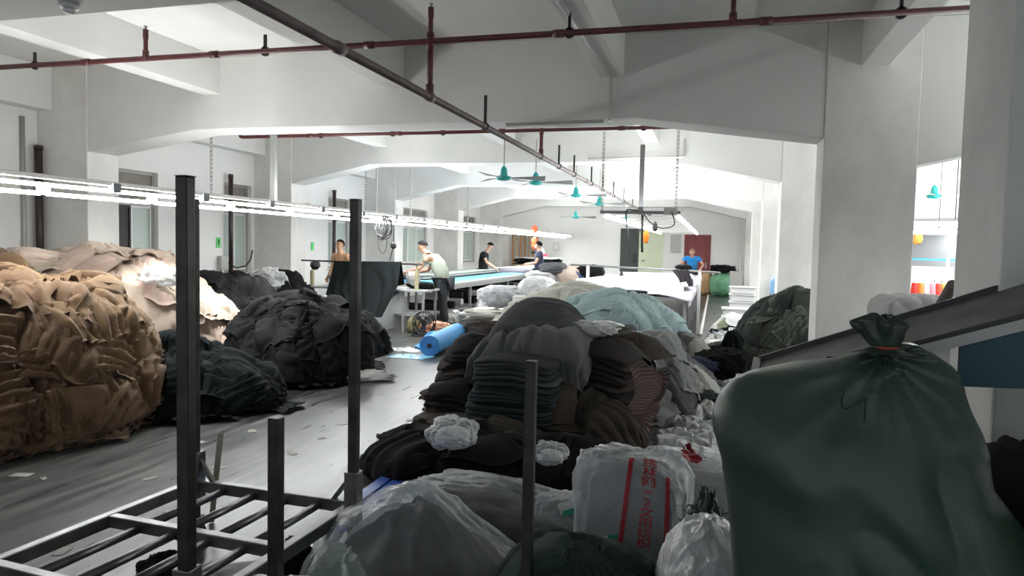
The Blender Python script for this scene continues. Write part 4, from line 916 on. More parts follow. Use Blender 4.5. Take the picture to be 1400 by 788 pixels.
slab(p0, p1, p2, p3, .025, M_BOARD, 'board', t)
for a, b in ((p0, p1), (p3, p2)):
    MB().bar(a+Vector((0, 0, .008)), b+Vector((0, 0, .008)), .035, .022).build('edge_rail', M_DKEDGE, t)
MB().bar(p3+Vector((0, -.03, -.012)), p2+Vector((0, -.03, -.012)), .02, .035).build('edge_strip', M_GALV, t)
MB().bar(p3+Vector((-.01, 0, -.01)), p0+Vector((-.01, 0, -.01)), .03, .05).build('end_strip', M_GALV, t)
q0, q1 = p3.lerp(p2, .45)+Vector((0, -.01, -.03)), p2+Vector((0, -.01, -.03))
MB().add([q0, q1, (q1.x, q1.y, 1.28), (q0.x, q0.y, 1.22)]+[v+Vector((0, .02, 0)) for v in (q0, q1, Vector((q1.x, q1.y, 1.28)), Vector((q0.x, q0.y, 1.22)))],
         [(0, 1, 2, 3), (7, 6, 5, 4), (0, 4, 5, 1), (1, 5, 6, 2), (2, 6, 7, 3), (3, 7, 4, 0)]).build('side_panel', M_TEALP, t)
for p in (p0.lerp(p1, .2), p3.lerp(p2, .25), p0.lerp(p1, .95), p3.lerp(p2, .95)):
    MB().box((p.x-.02, p.y-.02, 0), (p.x+.02, p.y+.02, p.z-.02)).build('leg', M_DARKSTEEL, t)
MB().box((p3.x-.06, p3.y-.0, 1.03), (p3.x+.10, p3.y+.34, 1.13)).build('end_box', M_GALV, t, bevel=.008)
# dark cloth and small green bag right of the sack
f = mound(1.05, 2.55, .42, .45, 1.12, 99, a=.55, b=.35, lump=.08)
heap('fabric_heap', 'very dark purple-brown cloth stacked under the sloping board', 'fabric heap', f, [cloth('aubergine_cloth', (.022, .017, .018), .3), cloth('dark_brown_cloth', (.03, .024, .022), .3)], 18, 101, lam=(.07, .12), amp=(.014, .028), size=((.25, .5), (.3, .5)), res=.02, off=.03)
t = thing('woven_sack', 'small green woven sack squeezed at the right edge beside the huge sack', 'sack')
blob('sack_body', weave('bright_green_woven_sack', (.04, .12, .05), (.03, .085, .04)), t, c=(.98, 1.98, .72), r=(.2, .22, .40), seed=102, noise=.08, crease=.05, ex=(.7, .7))
blob('sack_base', M_GNC, t, c=(.98, 1.98, .2), r=(.22, .24, .26), seed=103, noise=.08, ex=(.6, .6))
# dark green netting beside the printed bag
t = thing('netting', 'tangle of dark green netting hanging between the printed bag and the big sack', 'netting'); random.seed(8)
blob('net_body', KM, t, c=(.0, 3.02, .42), r=(.06, .06, .22), seed=104, noise=.3, crease=.2, nt=50, ns=40)
mb = MB()
for k in range(90):
    p = Vector((random.gauss(.0, .05), random.gauss(3.0, .045), random.uniform(.2, .66))); pts = [p]
    for j in range(5): p = p+Vector((random.uniform(-.025, .025), random.uniform(-.025, .02), random.uniform(-.03, .02))); pts.append(p)
    mb.tube(pts, .0028, 3, cap=False)
tag(mb.build('net_strand', KM, t), kind='stuff')
M_TABLE = mat('white_laminate_top', (.5, .51, .51), .35); M_LEGW = mat('grey_table_leg', (.42, .42, .42), .4, .3); M_LBLUE = mat('sky_blue_sheet', (.10, .42, .78), .35, var=.1, scale=4)
M_WPANEL = mat('white_board_panel', (.66, .67, .67), .4); M_WSHEET = cloth('white_sheet_cloth', (.50, .50, .53), .06); M_LILAC = cloth('lilac_white_cloth', (.42, .41, .46), .08)
M_IVP = mat('yellowed_stand', (.52, .46, .27), .5, var=.2, scale=8)
# ---------------------------------------------------------------- long cutting table at the left
t = thing('cutting_table', 'long white cutting table with grey legs beneath the left light rail', 'table')
MB().box((-7.0, 13.9, .80), (-5.32, 27.0, .85)).build('table_top', M_TABLE, t, bevel=.01)
MB().box((-5.34, 13.9, .72), (-5.31, 27.0, .80)).build('apron', M_LEGW, t)
for k in range(9):
    for x in (-5.38, -6.9): MB().box((x-.025, 14.0+k*1.55, 0), (x+.025, 14.05+k*1.55, .80)).build('leg', M_LEGW, t)
MB().box((-6.9, 14.0, .22), (-5.4, 26.8, .25)).build('lower_shelf', M_LEGW, t)
def flatcloth(name, label, cat, x0, x1, y0, y1, z, m, seed, th=.02, edge=.05, nx=30, ny=60, drop=0., fr=1.2, parent=None):
    u = np.linspace(x0, x1, nx)[:, None]; v = np.linspace(y0, y1, ny)[None, :]; u, v = np.broadcast_arrays(u, v)
    n = fbm(u*fr, v*fr, 0, seed, 3); du = edge*vnoise(v*1.4, 0, 0, seed+1)*(u > (x0+x1)/2)
    P = np.stack([u+du, v+edge*vnoise(u*2, 0, 0, seed+2), z+th+np.abs(n)*th-drop*sstep(.9, 1, (u-x0)/(x1-x0))], -1)
    o = link(name, grid_mesh(name, P), m, parent); s = o.modifiers.new('s', 'SOLIDIFY'); s.thickness = max(.006, th*.6); s.offset = -1
    if label: tag(o, label, cat)
    return o
flatcloth('blue_sheet', 'sky blue sheet spread along the near end of the long cutting table', 'sheet', -6.6, -5.38, 13.95, 20.5, .852, M_LBLUE, 201, .012, .04, drop=0)
t = thing('fabric_lay', 'grey-green fabric lay with a dark bottom edge on the blue sheet', 'fabric')
bundle('fabric_layer', None, None, -6.55, 17.6, .8, 5.6, .88, .97, 4, [cloth('grey_green_lay', (.28, .31, .28), .1)], 202, 0, 0, .01, rough=.02).parent = t
bundle('bottom_layer', None, None, -6.45, 17.6, .9, 5.8, .866, .882, 1, [M_BKC], 203, 0, 0, .004, rough=.03).parent = t
bundle('fabric_lay', 'white folded fabric lay in the middle of the cutting table', 'fabric', -5.95, 21.7, 1.1, 1.9, .86, 1.0, 5, [M_WSHEET, M_LILAC], 204, 0, 0, .01, rough=.02)
bundle('fabric_lay', 'tan and cream fabric lay near the masked man', 'fabric', -5.9, 24.2, 1.2, 2.6, .86, 1.0, 5, [IVY[0], cloth('tan_lay', (.32, .25, .14), .1)], 205, 0, 0, .01, rough=.02)
bundle('fabric_lay', 'navy and white stacked fabric on the raised far end of the cutting table', 'fabric', -6.3, 25.9, 1.6, 1.4, 1.0, 1.25, 6, [M_BKC, M_WSHEET, M_BKC], 206, 0, 0, .03, rough=.04)
t = thing('cutting_machine', 'white fabric cutting machine with a red guard on the far table', 'machine', (-6.15, 25.6, 1.26))
MB().box((-.2, -.12, 0), (.2, .12, .05)).build('base', M_WHITEP, t, bevel=.01); MB().lathe((.05, 0, .05), [(.05, 0), (.07, .08), (.09, .16), (.06, .26), (.03, .3)], 14).build('motor', M_WHITEP, t, smooth=True)
MB().box((.1, -.06, .04), (.26, .06, .14)).build('guard', mat('red_guard', (.7, .05, .08), .4), t, bevel=.02); MB().box((-.35, -.05, .14), (-.05, .05, .22)).build('handle', M_BLACK, t, bevel=.01)
# cloth rolls stuffed under the left table
random.seed(31); cols = [M_BKC, M_WHC, BLK[1], M_GYC, M_WHC, M_BKC]
grp = 'cloth rolls under the cutting table'
for k in range(26):
    y = 14.3+k*.33; x = -5.5+random.uniform(-.12, .05); z = .34+.17*(k % 2)+random.uniform(-.02, .04); ln = random.uniform(.5, .9); r = random.uniform(.055, .09)
    m = cols[k % 6]; nm = {0: 'black', 1: 'white', 2: 'charcoal', 3: 'grey', 4: 'white', 5: 'black'}[k % 6]
    o = MB().tube([(x-ln, y+random.uniform(-.1, .1), z), (x, y, z+random.uniform(-.03, .03))], r, 12).build('cloth_roll', m, smooth=False)
    cnt = globals().setdefault('rc', {}); cnt[nm] = cnt.get(nm, 0)+1; tag(o, ['nearest', 'second', 'third', 'fourth', 'fifth', 'sixth', 'seventh', 'eighth', 'ninth', 'tenth'][cnt[nm]-1]+' '+nm+' cloth roll from the near end under the long cutting table', 'cloth roll', grp)
for k, (x, y, m, lab, r) in enumerate(((-5.25, 14.2, M_WHC, 'white rag lying on the floor by the first table leg', (.14, .12, .16)), (-5.2, 15.0, M_BKC, 'black rag on the floor in front of the cutting table', (.2, .16, .12)), (-5.22, 15.9, M_WHC, 'white crumpled rag standing beside the second table leg', (.15, .15, .2)), (-5.2, 16.9, BLK[1], 'charcoal rag heap at the foot of the third table leg', (.24, .2, .14)))):
    blob('rag', m, None, lab, 'rag', c=(x, y, r[2]*.8), r=r, seed=210+k, noise=.25, crease=.2, nt=50, ns=30)
# ---------------------------------------------------------------- inspection bench with rail
t = thing('inspection_bench', 'white inspection bench with a raised rail, stands and a slanted side panel', 'bench')
MB().box((-7.6, 12.35, .76), (-5.15, 13.1, .80)).build('bench_top', M_TABLE, t, bevel=.006)
for x in (-7.5, -7.1, -6.3, -5.6, -5.2):
    for y in (12.4, 13.0): MB().box((x-.02, y-.02, 0), (x+.02, y+.02, .76)).build('leg', M_LEGW, t)
MB().box((-7.5, 12.4, .3), (-5.2, 13.0, .33)).build('lower_shelf', M_LEGW, t)
a, b = at(412, 356, Y=12.4), at(577, 362, Y=12.4)
MB().tube([a, b], .016, 10).build('rail', M_DARKSTEEL, t)
for px, m in ((427, M_IVP), (570, M_IVP)):
    q = at(px, 360, Y=12.43); MB().box((q.x-.03, q.y-.03, .80), (q.x+.03, q.y+.03, q.z-.14)).box((q.x-.012, q.y-.012, q.z-.14), (q.x+.012, q.y+.012, q.z+.03)).build('stand', m, t)
q = at(431, 362, Y=12.35); MB().lathe((q.x, q.y, q.z), [(.03, .08), (.09, .04), (.1, -.03), (.04, -.1)], 10).build('clamp', M_CAB, t)
# trough
pa, pb = at(503, 457, Z=0), at(552, 452, Z=0)
A0, A1, B1, B0 = Vector((pa.x, pa.y, .03)), Vector((pa.x, pa.y, .32)), Vector((pb.x, pb.y, .80)), Vector((pb.x, pb.y, .08))
n_ = (B0-A0).cross(Vector((0, 0, 1))).normalized()*.02
MB().add([A0, B0, B1, A1]+[v-n_ for v in (A0, B0, B1, A1)], [(0, 1, 2, 3), (7, 6, 5, 4), (0, 4, 5, 1), (1, 5, 6, 2), (2, 6, 7, 3), (3, 7, 4, 0)]).build('side_panel', M_WPANEL, t)
MB().bar(A1, B1, .04, .03).build('panel_edge', M_LEGW, t); MB().box((pa.x-.03, pa.y-.03, 0), (pa.x+.03, pa.y+.03, .34)).build('trough_leg', M_LEGW, t)
C1 = Vector((pa.x-.85, pa.y-.1, .33)); D1 = Vector((pb.x-1.1, pb.y+.0, .80))
MB().bar(A1, C1, .04, .04).build('trough_front', M_LEGW, t)
MB().add([A1, B1, D1, C1]+[v-Vector((0, 0, .02)) for v in (A1, B1, D1, C1)], [(0, 1, 2, 3), (7, 6, 5, 4), (0, 4, 5, 1), (1, 5, 6, 2), (2, 6, 7, 3), (3, 7, 4, 0)]).build('slope_board', M_WPANEL, t)
MB().box((C1.x-.03, C1.y-.03, 0), (C1.x+.03, C1.y+.03, .34)).build('trough_leg', M_LEGW, t)
o = MB(); pts = [at(412, 402, Y=11.7), at(440, 406, Y=11.5), at(462, 416, Y=11.3), at(482, 430, Y=11.1)]
for p, q in zip(pts, pts[1:]): o.bar(p, q, .03, .07)
for p in (pts[0], pts[-1]): o.box((p.x-.02, p.y-.02, 0), (p.x+.02, p.y+.02, p.z))
tag(o.build('edge_board', M_WPANEL), 'curved white-edged board standing left of the inspection bench', 'board')
# black cloth over the rail
nu, nv = 60, 70
u = np.linspace(0, 1, nu)[:, None]; v = np.linspace(0, 1, nv)[None, :]; u, v = np.broadcast_arrays(u, v)
T0, T1 = at(457, 357, Y=12.36), at(548, 358, Y=12.36); M0, M1 = at(447, 402, Y=12.1), at(545, 392, Y=12.1); L0, L1 = at(478, 434, Y=11.75), at(523, 434, Y=11.75)
def bl(p, q): return np.array(p)[None, None]*(1-u[..., None])+np.array(q)[None, None]*u[..., None]
w = v[..., None]; P = np.where(w < .55, bl(T0, T1)*(1-w/.55)+bl(M0, M1)*w/.55, bl(M0, M1)*(1-(w-.55)/.45)+bl(L0, L1)*(w-.55)/.45)
P[..., 1] -= .05*np.abs(np.sin((u*5+1.2*fbm(u*2, v, 0, 5, 2))*PI))*np.clip(v*1.6+.1, 0, 1)
BC = cloth('black_green_cloth', (.010, .014, .014), .25)
t = thing('hanging_cloth', 'black cloth hung over the rail of the inspection bench', 'cloth')
link('front_drop', grid_mesh('front_drop', P), BC, t)
R0, R1 = at(457, 357, Y=12.36), at(549, 358, Y=12.36); S0, S1 = at(470, 391, Y=12.75), at(553, 391, Y=12.75)
P = bl(R0, R1)*(1-w)+bl(S0, S1)*w; P[..., 2] += .02*np.sin(u*14)*v; P[..., 2] = np.maximum(P[..., 2], .815); link('back_drop', grid_mesh('back_drop', P), BC, t)
tag(blob('machine_head', M_GALV, None, c=(-5.52, 12.65, 1.0), r=(.12, .1, .12), seed=220, noise=.2, crease=.15, nt=40, ns=24), 'grey cloth-winding head on the bench beside the stooping man', 'machine')
tag(blob('cloth_pile', M_BKC, None, c=(-5.4, 12.8, .86), r=(.26, .18, .07), seed=221, noise=.2, crease=.15, nt=40, ns=24), 'black cloth bundle lying on the inspection bench top', 'cloth')
# fan on the floor
fp = at(580, 438, Y=12.0); t = thing('floor_fan', 'black round floor fan standing under the inspection bench', 'fan', (fp.x, fp.y, 0))
r = .20; zc = .24; mb = MB()
for yy, rr in ((-.05, r), (.05, r), (-.065, r*.66), (-.07, r*.33)): mb.tube([(rr*math.cos(a), yy, zc+rr*math.sin(a)) for a in [2*PI*k/28 for k in range(29)]], .007 if rr < r else .011, 6)
for k in range(20):
    a = 2*PI*k/20; mb.tube([(.05*math.cos(a), -.075, zc+.05*math.sin(a)), (r*.66*math.cos(a), -.066, zc+r*.66*math.sin(a)), (r*math.cos(a), -.05, zc+r*math.sin(a))], .0035, 4)
mb.build('cage', M_BLACK, t); MB().tube([(0, -.03, zc), (0, .09, zc)], .05, 14).build('motor', M_BLACK, t)
for k in range(3):
    a = k*2*PI/3+.4; c, q = math.cos(a), math.sin(a)
    vs = [(x*c-z*q, y, zc+x*q+z*c) for x, y, z in ((.03, -.02, -.03), (.16, -.04, -.06), (.17, .01, .05), (.04, .02, .03))]; vs += [(x, y+.006, z) for x, y, z in vs]
    MB().add(vs, [(0, 1, 2, 3), (7, 6, 5, 4), (0, 4, 5, 1), (1, 5, 6, 2), (2, 6, 7, 3), (3, 7, 4, 0)]).build('blade', mat('smoky_fan_blade', (.06, .06, .065), .3), t)
MB().tube([(-.2, .0, zc), (-.2, .0, .02), (-.2, -.1, .012), (.2, -.1, .012), (.2, 0, .02), (.2, 0, zc)], .011, 8).tube([(-.2, 0, .02), (-.2, .12, .012), (.2, .12, .012), (.2, 0, .02)], .011, 8).build('stand', M_BLACK, t)
MPEACH = mat('peach_bag', (.62, .30, .18), .5, var=.15)
blob('bag', MPEACH, None, 'peach plastic bag behind the black floor fan', 'bag', c=(fp.x+.05, fp.y+.45, .1), r=(.32, .16, .12), seed=222, noise=.18, crease=.15, nt=60, ns=36)
blob('bag', MPEACH, None, 'peach bag at the stooping man\'s feet', 'bag', c=(fp.x+.62, fp.y+1.3, .2), r=(.2, .16, .2), seed=223, noise=.18, crease=.15, nt=60, ns=36)
blob('bag', mat('olive_sack', (.20, .18, .09), .7, var=.2), None, 'small olive sack left of the floor fan', 'bag', c=(fp.x-.36, fp.y+.35, .14), r=(.12, .12, .15), seed=224, noise=.12, crease=.1, nt=50, ns=30)
# blue pallets
M_PAL = mat('blue_pallet_plastic', (.035, .10, .42), .4)
def pallet(label, cx, cy, w, d, rz=0, h=.06):
    t = thing('blue_pallet', label, 'pallet', (cx, cy, 0), rz); n = 7
    for k in range(n): MB().box((-w/2+k*w/n, -d/2, h-.018), (-w/2+(k+.8)*w/n, d/2, h)).build('slat', M_PAL, t)
    for j in range(5): MB().box((-w/2, -d/2+j*(d-.05)/4, 0), (w/2, -d/2+j*(d-.05)/4+.05, h-.018)).build('runner', M_PAL, t)
pallet('blue plastic pallet under the olive cloth before the inspection bench', -5.42, 10.35, .8, 1.0, .35)
pallet('blue plastic pallet under the clear bags beside the steel cart', -1.75, 4.05, .7, .9, .02, .09)
pallet('blue plastic pallet between the two black heaps on the left', -4.95, 7.0, .5, .5, .3, .04)
f = mound(-5.6, 10.45, .60, .42, .15, 231, a=.62, b=.6, lump=.05, z0=.062, rz=.3)
heap('fabric_heap', 'flat dark olive cloth spread on the blue pallet', 'fabric heap', f, OLV[1:]+DGR[:1], 8, 231, lam=(.06, .1), amp=(.01, .02), size=((.3, .6), (.3, .5)), res=.03, off=.015)
# blue foam roll
t = thing('foam_roll', 'bright blue foam roll lying on the floor with its spiral end showing', 'roll', (-4.02, 9.85, .155), .12)
MFO = mat('blue_foam', (.08, .33, .68), .6, var=.1, scale=6); MFD = mat('blue_foam_edge', (.03, .15, .45), .6); mb = MB(); R0_ = .155
prof = [(R0_, 0), (R0_, 1.7)]
mb.tube([(0, 0, 0), (0, 1.75, 0)], R0_, 36, cap=True); mb.build('roll_body', MFO, t, smooth=False)
sp = []
for k in range(150):
    a = k/150*2*PI*5.5; rr = .035+(R0_-.04)*k/150; sp.append((rr*math.cos(a), -.004, rr*math.sin(a)))
MB().tube(sp, .0045, 4).build('spiral_end', MFD, t); MB().tube([(0, -.008, 0), (0, .02, 0)], .036, 16).build('core_dark_disc', M_BLACK, t)  # flat black disc drawn for the dark inside the open core
def crumple(name, label, cat, cx, cy, w, d, h, m, seed, group=None, z0=0., rz=0., fr=5., nx=46, ny=46, parent=None, thick=0):
    u = np.linspace(-.5, .5, nx)[:, None]; v = np.linspace(-.5, .5, ny)[None, :]; u, v = np.broadcast_arrays(u, v)
    ed = 1+.3*vnoise(np.arctan2(v, u)*1.3, seed, 0, seed); x, y = u*w*ed, v*d*ed
    a1 = np.abs(fbm(x*fr+seed, y*fr, 0, seed, 3)); a2 = 1-np.abs(fbm(x*fr*1.7, y*fr*.8+seed, 0, seed+3, 2))*2
    env = np.clip(1-(2*np.abs(u))**3, 0, 1)*np.clip(1-(2*np.abs(v))**3, 0, 1)
    z = h*(env*(.25+1.1*a1)+.25*np.clip(a2, 0, 1)*(.3+env)); c, q = math.cos(rz), math.sin(rz)
    x = x+.3*h*vnoise(u*9, v*9, 1, seed); y = y+.3*h*vnoise(u*9, v*9, 2, seed)
    P = np.stack([cx+x*c-y*q, cy+x*q+y*c, z0+.006+z], -1); o = link(name, grid_mesh(name, P), m, parent)
    if label: tag(o, label, cat, group)
    return o
M_FILMB = plastic_film('blue_tinted_film', (.25, .6, .85), alpha=.5, rough=.3)
crumple('plastic_sheet', 'blue-tinted plastic sheet on the floor before the foam roll', 'plastic sheet', -4.25, 9.65, .55, .3, .04, M_FILMB, 240)
crumple('plastic_sheet', 'crumpled blue film bunched along the side of the foam roll', 'plastic sheet', -4.32, 10.9, .5, 1.0, .28, M_LBLUE, 241)
crumple('plastic_sheet', 'white film scrap on the floor left of the foam roll', 'plastic sheet', -4.6, 10.2, .5, .25, .06, FILMW, 242)
o = blob('cloth_tail', M_WHC, None, 'long white cloth lying on the floor right of the charcoal heap', 'cloth', c=(-4.10, 7.75, .05), r=(.42, .13, .07), rz=.45, ex=(.9, .9), seed=243, noise=.2, crease=.18, nt=80, ns=40)
# metal crate with cream cloth
cp = at(627, 465, Z=0); t = thing('metal_crate', 'grey metal crate filled with cream cloth behind the central pile', 'crate', (cp.x, cp.y, 0), -.02)
MCR = mat('stained_grey_crate', (.19, .18, .15), .5, .2, var=.4, scale=5); W_, D_c, H_ = 1.05, .75, .46
for a, b in (((0, 0, 0), (W_, .02, H_)), ((0, D_c-.02, 0), (W_, D_c, H_)), ((0, .02, 0), (.02, D_c-.02, H_)), ((W_-.02, .02, 0), (W_, D_c-.02, H_))): MB().box(a, b).build('side', MCR, t)
MB().box((-.01, -.012, H_-.03), (W_+.01, 0, H_)).box((-.01, 0, H_-.03), (.0, D_c, H_)).build('rim', M_GALV, t)
blob('cream_filling', IVY[0], t, c=(W_/2, D_c/2, H_-.04), r=(.5, .35, .09), ex=(.5, .7), seed=245, noise=.2, crease=.3, nt=80, ns=40, floor=.3)
o = blob('dark_cloth_or_gap', DBR[0], None, 'dark cloth slumped over the front of the metal crate', 'cloth', c=(cp.x+.55, cp.y-.12, .2), r=(.38, .14, .2), seed=246, noise=.22, crease=.15, nt=60, ns=40)
# low white stand carrying the bags behind the pile
t = thing('low_stand', 'low white stand holding the clear bag behind the central pile', 'stand'); q = at(690, 420, Y=12.2)
MB().box((q.x-.7, 12.0, .46), (q.x+1.0, 12.9, .5)).build('stand_top', M_TABLE, t)
for x in (q.x-.66, q.x+.96):
    for y in (12.04, 12.86): MB().box((x-.02, y-.02, 0), (x+.02, y+.02, .46)).build('leg', M_LEGW, t)
cb = at(683, 406, Y=12.3); filmbag('large clear bag of grey and white cloth on the low white stand', (cb.x, 12.45, cb.z-.02), (.38, .3, .17), 0, mat('mixed_grey_cloth', (.3, .3, .31), .8, var=.7, scale=9, color2=(.04, .04, .045)), 250, film=FILMH, crease=.1)
cb = at(735, 392, Y=12.6); filmbag('rounded white cloth bag on the low stand beside the hanging black garments', (cb.x, 12.6, cb.z-.06), (.30, .26, .20), 0, M_WHC, 251, film=FILMW, crease=.06)
q = at(716, 410, Y=12.1); tag(MB().box((q.x-.2, 12.08, .51), (q.x+.26, 12.4, q.z+.06)).build('white_box', M_WHITEP, bevel=.01), 'white box under the rounded white bag', 'box')
t = thing('garment_stand', 'small white rail stand with black garments hanging on it', 'stand'); q0, q1 = at(733, 404, Y=11.8), at(766, 404, Y=11.8)
MB().tube([q0, q1], .012, 8).build('rail', M_WHITEP, t)
for q in (q0, q1): MB().tube([q, (q.x, q.y, 0)], .014, 8).build('leg', M_WHITEP, t)
for k, (px, wd) in enumerate(((739, .09), (750, .12), (763, .10))):
    q = at(px, 402, Y=11.78); blob('black_garment', M_BKC, None, ('black garment at the left end', 'widest black garment in the middle', 'black garment at the right end')[k]+' of the small white rail stand', 'garment', c=(q.x, 11.74, q.z-.22), r=(wd, .05, .27), ex=(.7, .6), seed=255+k, noise=.12, crease=.1, nt=40, ns=30)
f = mound(-3.42, 13.5, .5, .7, .98, 258, a=.6, b=.7, lump=.12)
heap('fabric_heap', 'white and ivory cloth heap left of the pale blue heap', 'fabric heap', f, [IVY[0], M_WHC], 14, 258, lam=(.09, .15), amp=(.02, .04), size=((.4, .9), (.5, .9)), th_range=around(f), res=.04)
for px, py, r, m, lab in ((757, 367, (.32, .25, .13), mat('steel_grey_cloth', (.10, .11, .12), .8, var=.2), 'grey padded bag on the clutter behind the white cloth heap'), (780, 378, (.28, .2, .22), mat('peach_carton_cloth', (.62, .5, .42), .7, var=.15), 'pale peach bag in the clutter before the far white table'),
                        (795, 377, (.18, .15, .16), mat('navy_bag', (.03, .09, .22), .5, var=.4), 'navy and blue bag beside the pale peach bag'), (808, 372, (.30, .2, .16), M_BKC, 'black cloth bundle behind the navy bag'), (740, 377, (.34, .3, .12), M_WHC, 'white cloth bag beneath the grey padded bag')):
    q = at(px, py, Y=16.0); blob('bag', m, None, lab, 'bag', c=(q.x, 16.0, q.z), r=r, seed=int(px), noise=.15, crease=.12, nt=50, ns=34)
t = thing('crate_stand', 'low grey platform carrying the bags before the far white table', 'platform'); q = at(775, 390, Y=16.0); MB().box((q.x-1.0, 15.6, .62), (q.x+.75, 16.5, .82)).build('platform_top', M_GALV, t)
for dx in (-.95, .7): MB().box((q.x+dx-.03, 15.65, 0), (q.x+dx+.03, 16.45, .62)).build('leg', M_LEGW, t)
# ---------------------------------------------------------------- right white spreading table
t = thing('cutting_table', 'wide white spreading table under the hanging light frame', 'table')
MB().box((-2.9, 12.9, .76), (-.42, 25.0, .82)).build('table_top', M_TABLE, t, bevel=.008)
for k in range(6):
    for x in (-2.8, -.5): MB().box((x-.03, 13.1+k*2.3, 0), (x+.03, 13.16+k*2.3, .76)).build('leg', M_LEGW, t)
MB().box((-.44, 12.9, .66), (-.41, 25.0, .76)).build('apron', M_WPANEL, t)
t = thing('low_table', 'low white table carrying the pale blue heap', 'table')
MB().box((-2.45, 8.9, .46), (-.55, 12.2, .5)).build('table_top', M_TABLE, t)
for x in (-2.4, -.6):
    for y in (9.0, 12.1): MB().box((x-.03, y-.03, 0), (x+.03, y+.03, .46)).build('leg', M_LEGW, t)
tag(MB().bar(at(958, 458, Z=.02), at(969, 400, Z=.02), .05, .03).build('floor_rail', M_WHITEP), 'white rail lying on the floor along the aisle edge', 'rail')
t = thing('spread_cloth', 'lilac-white cloth sheets rumpled over the near end of the spreading table', 'cloth')
for k, (x0, x1, y0, y1, zz, m, dr) in enumerate(((-2.9, -.35, 12.7, 15.2, .86, M_LILAC, .05), (-2.7, -.5, 13.2, 17.5, .95, M_WSHEET, .02))):
    u = np.linspace(x0, x1, 70)[:, None]; v = np.linspace(y0, y1, 60)[None, :]; u, v = np.broadcast_arrays(u, v)
    z = zz+.10*np.abs(fbm(u*.9, v*.7, k, 260+k, 2))+.05*np.sin(u*3.3+k)*(v < y0+1.3)+.05
    front = np.clip((y0+.35-v)/.35, 0, 1); z = z-front**1.5*(.16+.10*np.sin(u*3.1+1)); 
    P = np.stack([u+.04*vnoise(v*2, 0, 0, k), v-.1*vnoise(u*1.5, 0, 0, 5+k), z], -1); o = link('cloth_sheet', grid_mesh('cloth_sheet', P), m, t); s = o.modifiers.new('s', 'SOLIDIFY'); s.thickness = .012
blob('dark_cloth_or_gap', M_BKC, None, 'black filler for the dark gap under the front of the lilac-white sheets', 'cloth', c=(-1.7, 12.95, .86), r=(.75, .2, .06), seed=262, noise=.15, crease=.1, nt=60, ns=30)  # black blob put in to draw the shade of the gap under the sheets
for k, (x0, x1, y, z, r) in enumerate(((-2.3, -.5, 18.0, .93, .10), (-2.5, -.6, 19.5, .93, .10), (-1.2, -.45, 15.6, 1.05, .085))):
    tag(MB().tube([(x0, y, z), (x1, y+.1, z)], r, 20).build('fabric_roll', M_WSHEET, smooth=False), ('long white fabric roll across the spreading table', 'second long white fabric roll farther along the spreading table', 'short thick white roll by the hanging dark garment')[k], 'fabric roll')
t = thing('rail', 'dark horizontal rail on slim white stands over the spreading table', 'rail')
a, b = at(780, 362, Y=15.2), at(985, 373, Y=14.6); MB().tube([a, b], .02, 8).build('rail_bar', M_GREYBAR, t)
for px in (806, 959):
    p = a.lerp(b, (px-780)/205); MB().box((p.x-.03, p.y-.03, 0 if px > 900 else .83), (p.x+.03, p.y+.03, p.z)).build('stand', M_WHITEP, t)
q = at(850, 366, Y=15.0); MB().lathe((q.x, q.y, q.z-.12), [(.05, -.05), (.03, 0), (.02, .1)], 10).build('clamp', M_BLACK, t)
nu = 30; u = np.linspace(0, 1, 30)[:, None]; v = np.linspace(0, 1, 50)[None, :]; u, v = np.broadcast_arrays(u, v)
T0, T1, L0, L1 = at(920, 369, Y=14.7), at(940, 370, Y=14.7), at(930, 398, Y=14.5), at(947, 402, Y=14.5); w = v[..., None]
P = bl(T0, T1)*(1-w)+bl(L0, L1)*w; P[..., 1] -= .03*np.abs(np.sin(u*9+v*3)); P[..., 0] += .05*np.sin(v*3)
o = link('hanging_garment', grid_mesh('hanging_garment', P), cloth('dark_mauve_cloth', (.035, .03, .036), .2)); o.modifiers.new('s', 'SOLIDIFY').thickness = .03; tag(o, 'dark garment hanging from the rail over the spreading table', 'garment')
q = at(935, 362, Y=14.9); blob('dark_cloth_or_gap', M_BKC, None, 'black cloth laid over the right part of the rail', 'cloth', c=(q.x, q.y, q.z-.05), r=(.16, .1, .05), seed=264, noise=.2, crease=.1, nt=40, ns=24)
# ---------------------------------------------------------------- far corner and aisle side
q = at(990, 397, Z=0); YG = 27.3
t = thing('woven_sack', 'pale green bulging sack by the far wall', 'sack', (0, 0, 0)); p = at(987, 388, Y=YG); blob('sack_body', mat('pale_green_sack', (.13, .33, .19), .5, var=.15), t, c=(p.x, YG, .42), r=(.42, .35, .43), ex=(.8, .75), seed=270, noise=.08, crease=.08, nt=60, ns=40)
p = at(968, 390, Y=YG+.2); blob('sack', mat('tan_sack', (.50, .30, .15), .6, var=.2), None, 'tan sack left of the pale green sack by the far wall', 'sack', c=(p.x-.05, YG+.3, .42), r=(.24, .3, .42), seed=271, noise=.1, crease=.08, nt=50, ns=34)
p = at(1000, 390, Y=YG+.3); blob('sack', mat('grey_pink_sack', (.36, .28, .25), .6, var=.3), None, 'grey-pink sack right of the pale green sack by the far wall', 'sack', c=(p.x+.1, YG+.6, .45), r=(.25, .28, .45), seed=272, noise=.1, crease=.08, nt=50, ns=34)
p = at(988, 367, Y=YG-.1); blob('dark_cloth_or_gap', BLK[2], None, 'black cloth thrown over the top of the pale green sack', 'cloth', c=(p.x, YG, p.z-.02), r=(.42, .3, .13), seed=273, noise=.3, crease=.2, nt=50, ns=30)
tag(MB().tube([(at(1010, 380, Y=27.5).x, 27.5, 0), (at(1011, 380, Y=27.5).x, 27.7, 1.65)], .03, 8).build('pole', M_GALV), 'thin grey pole leaning by the far right corner', 'pole')
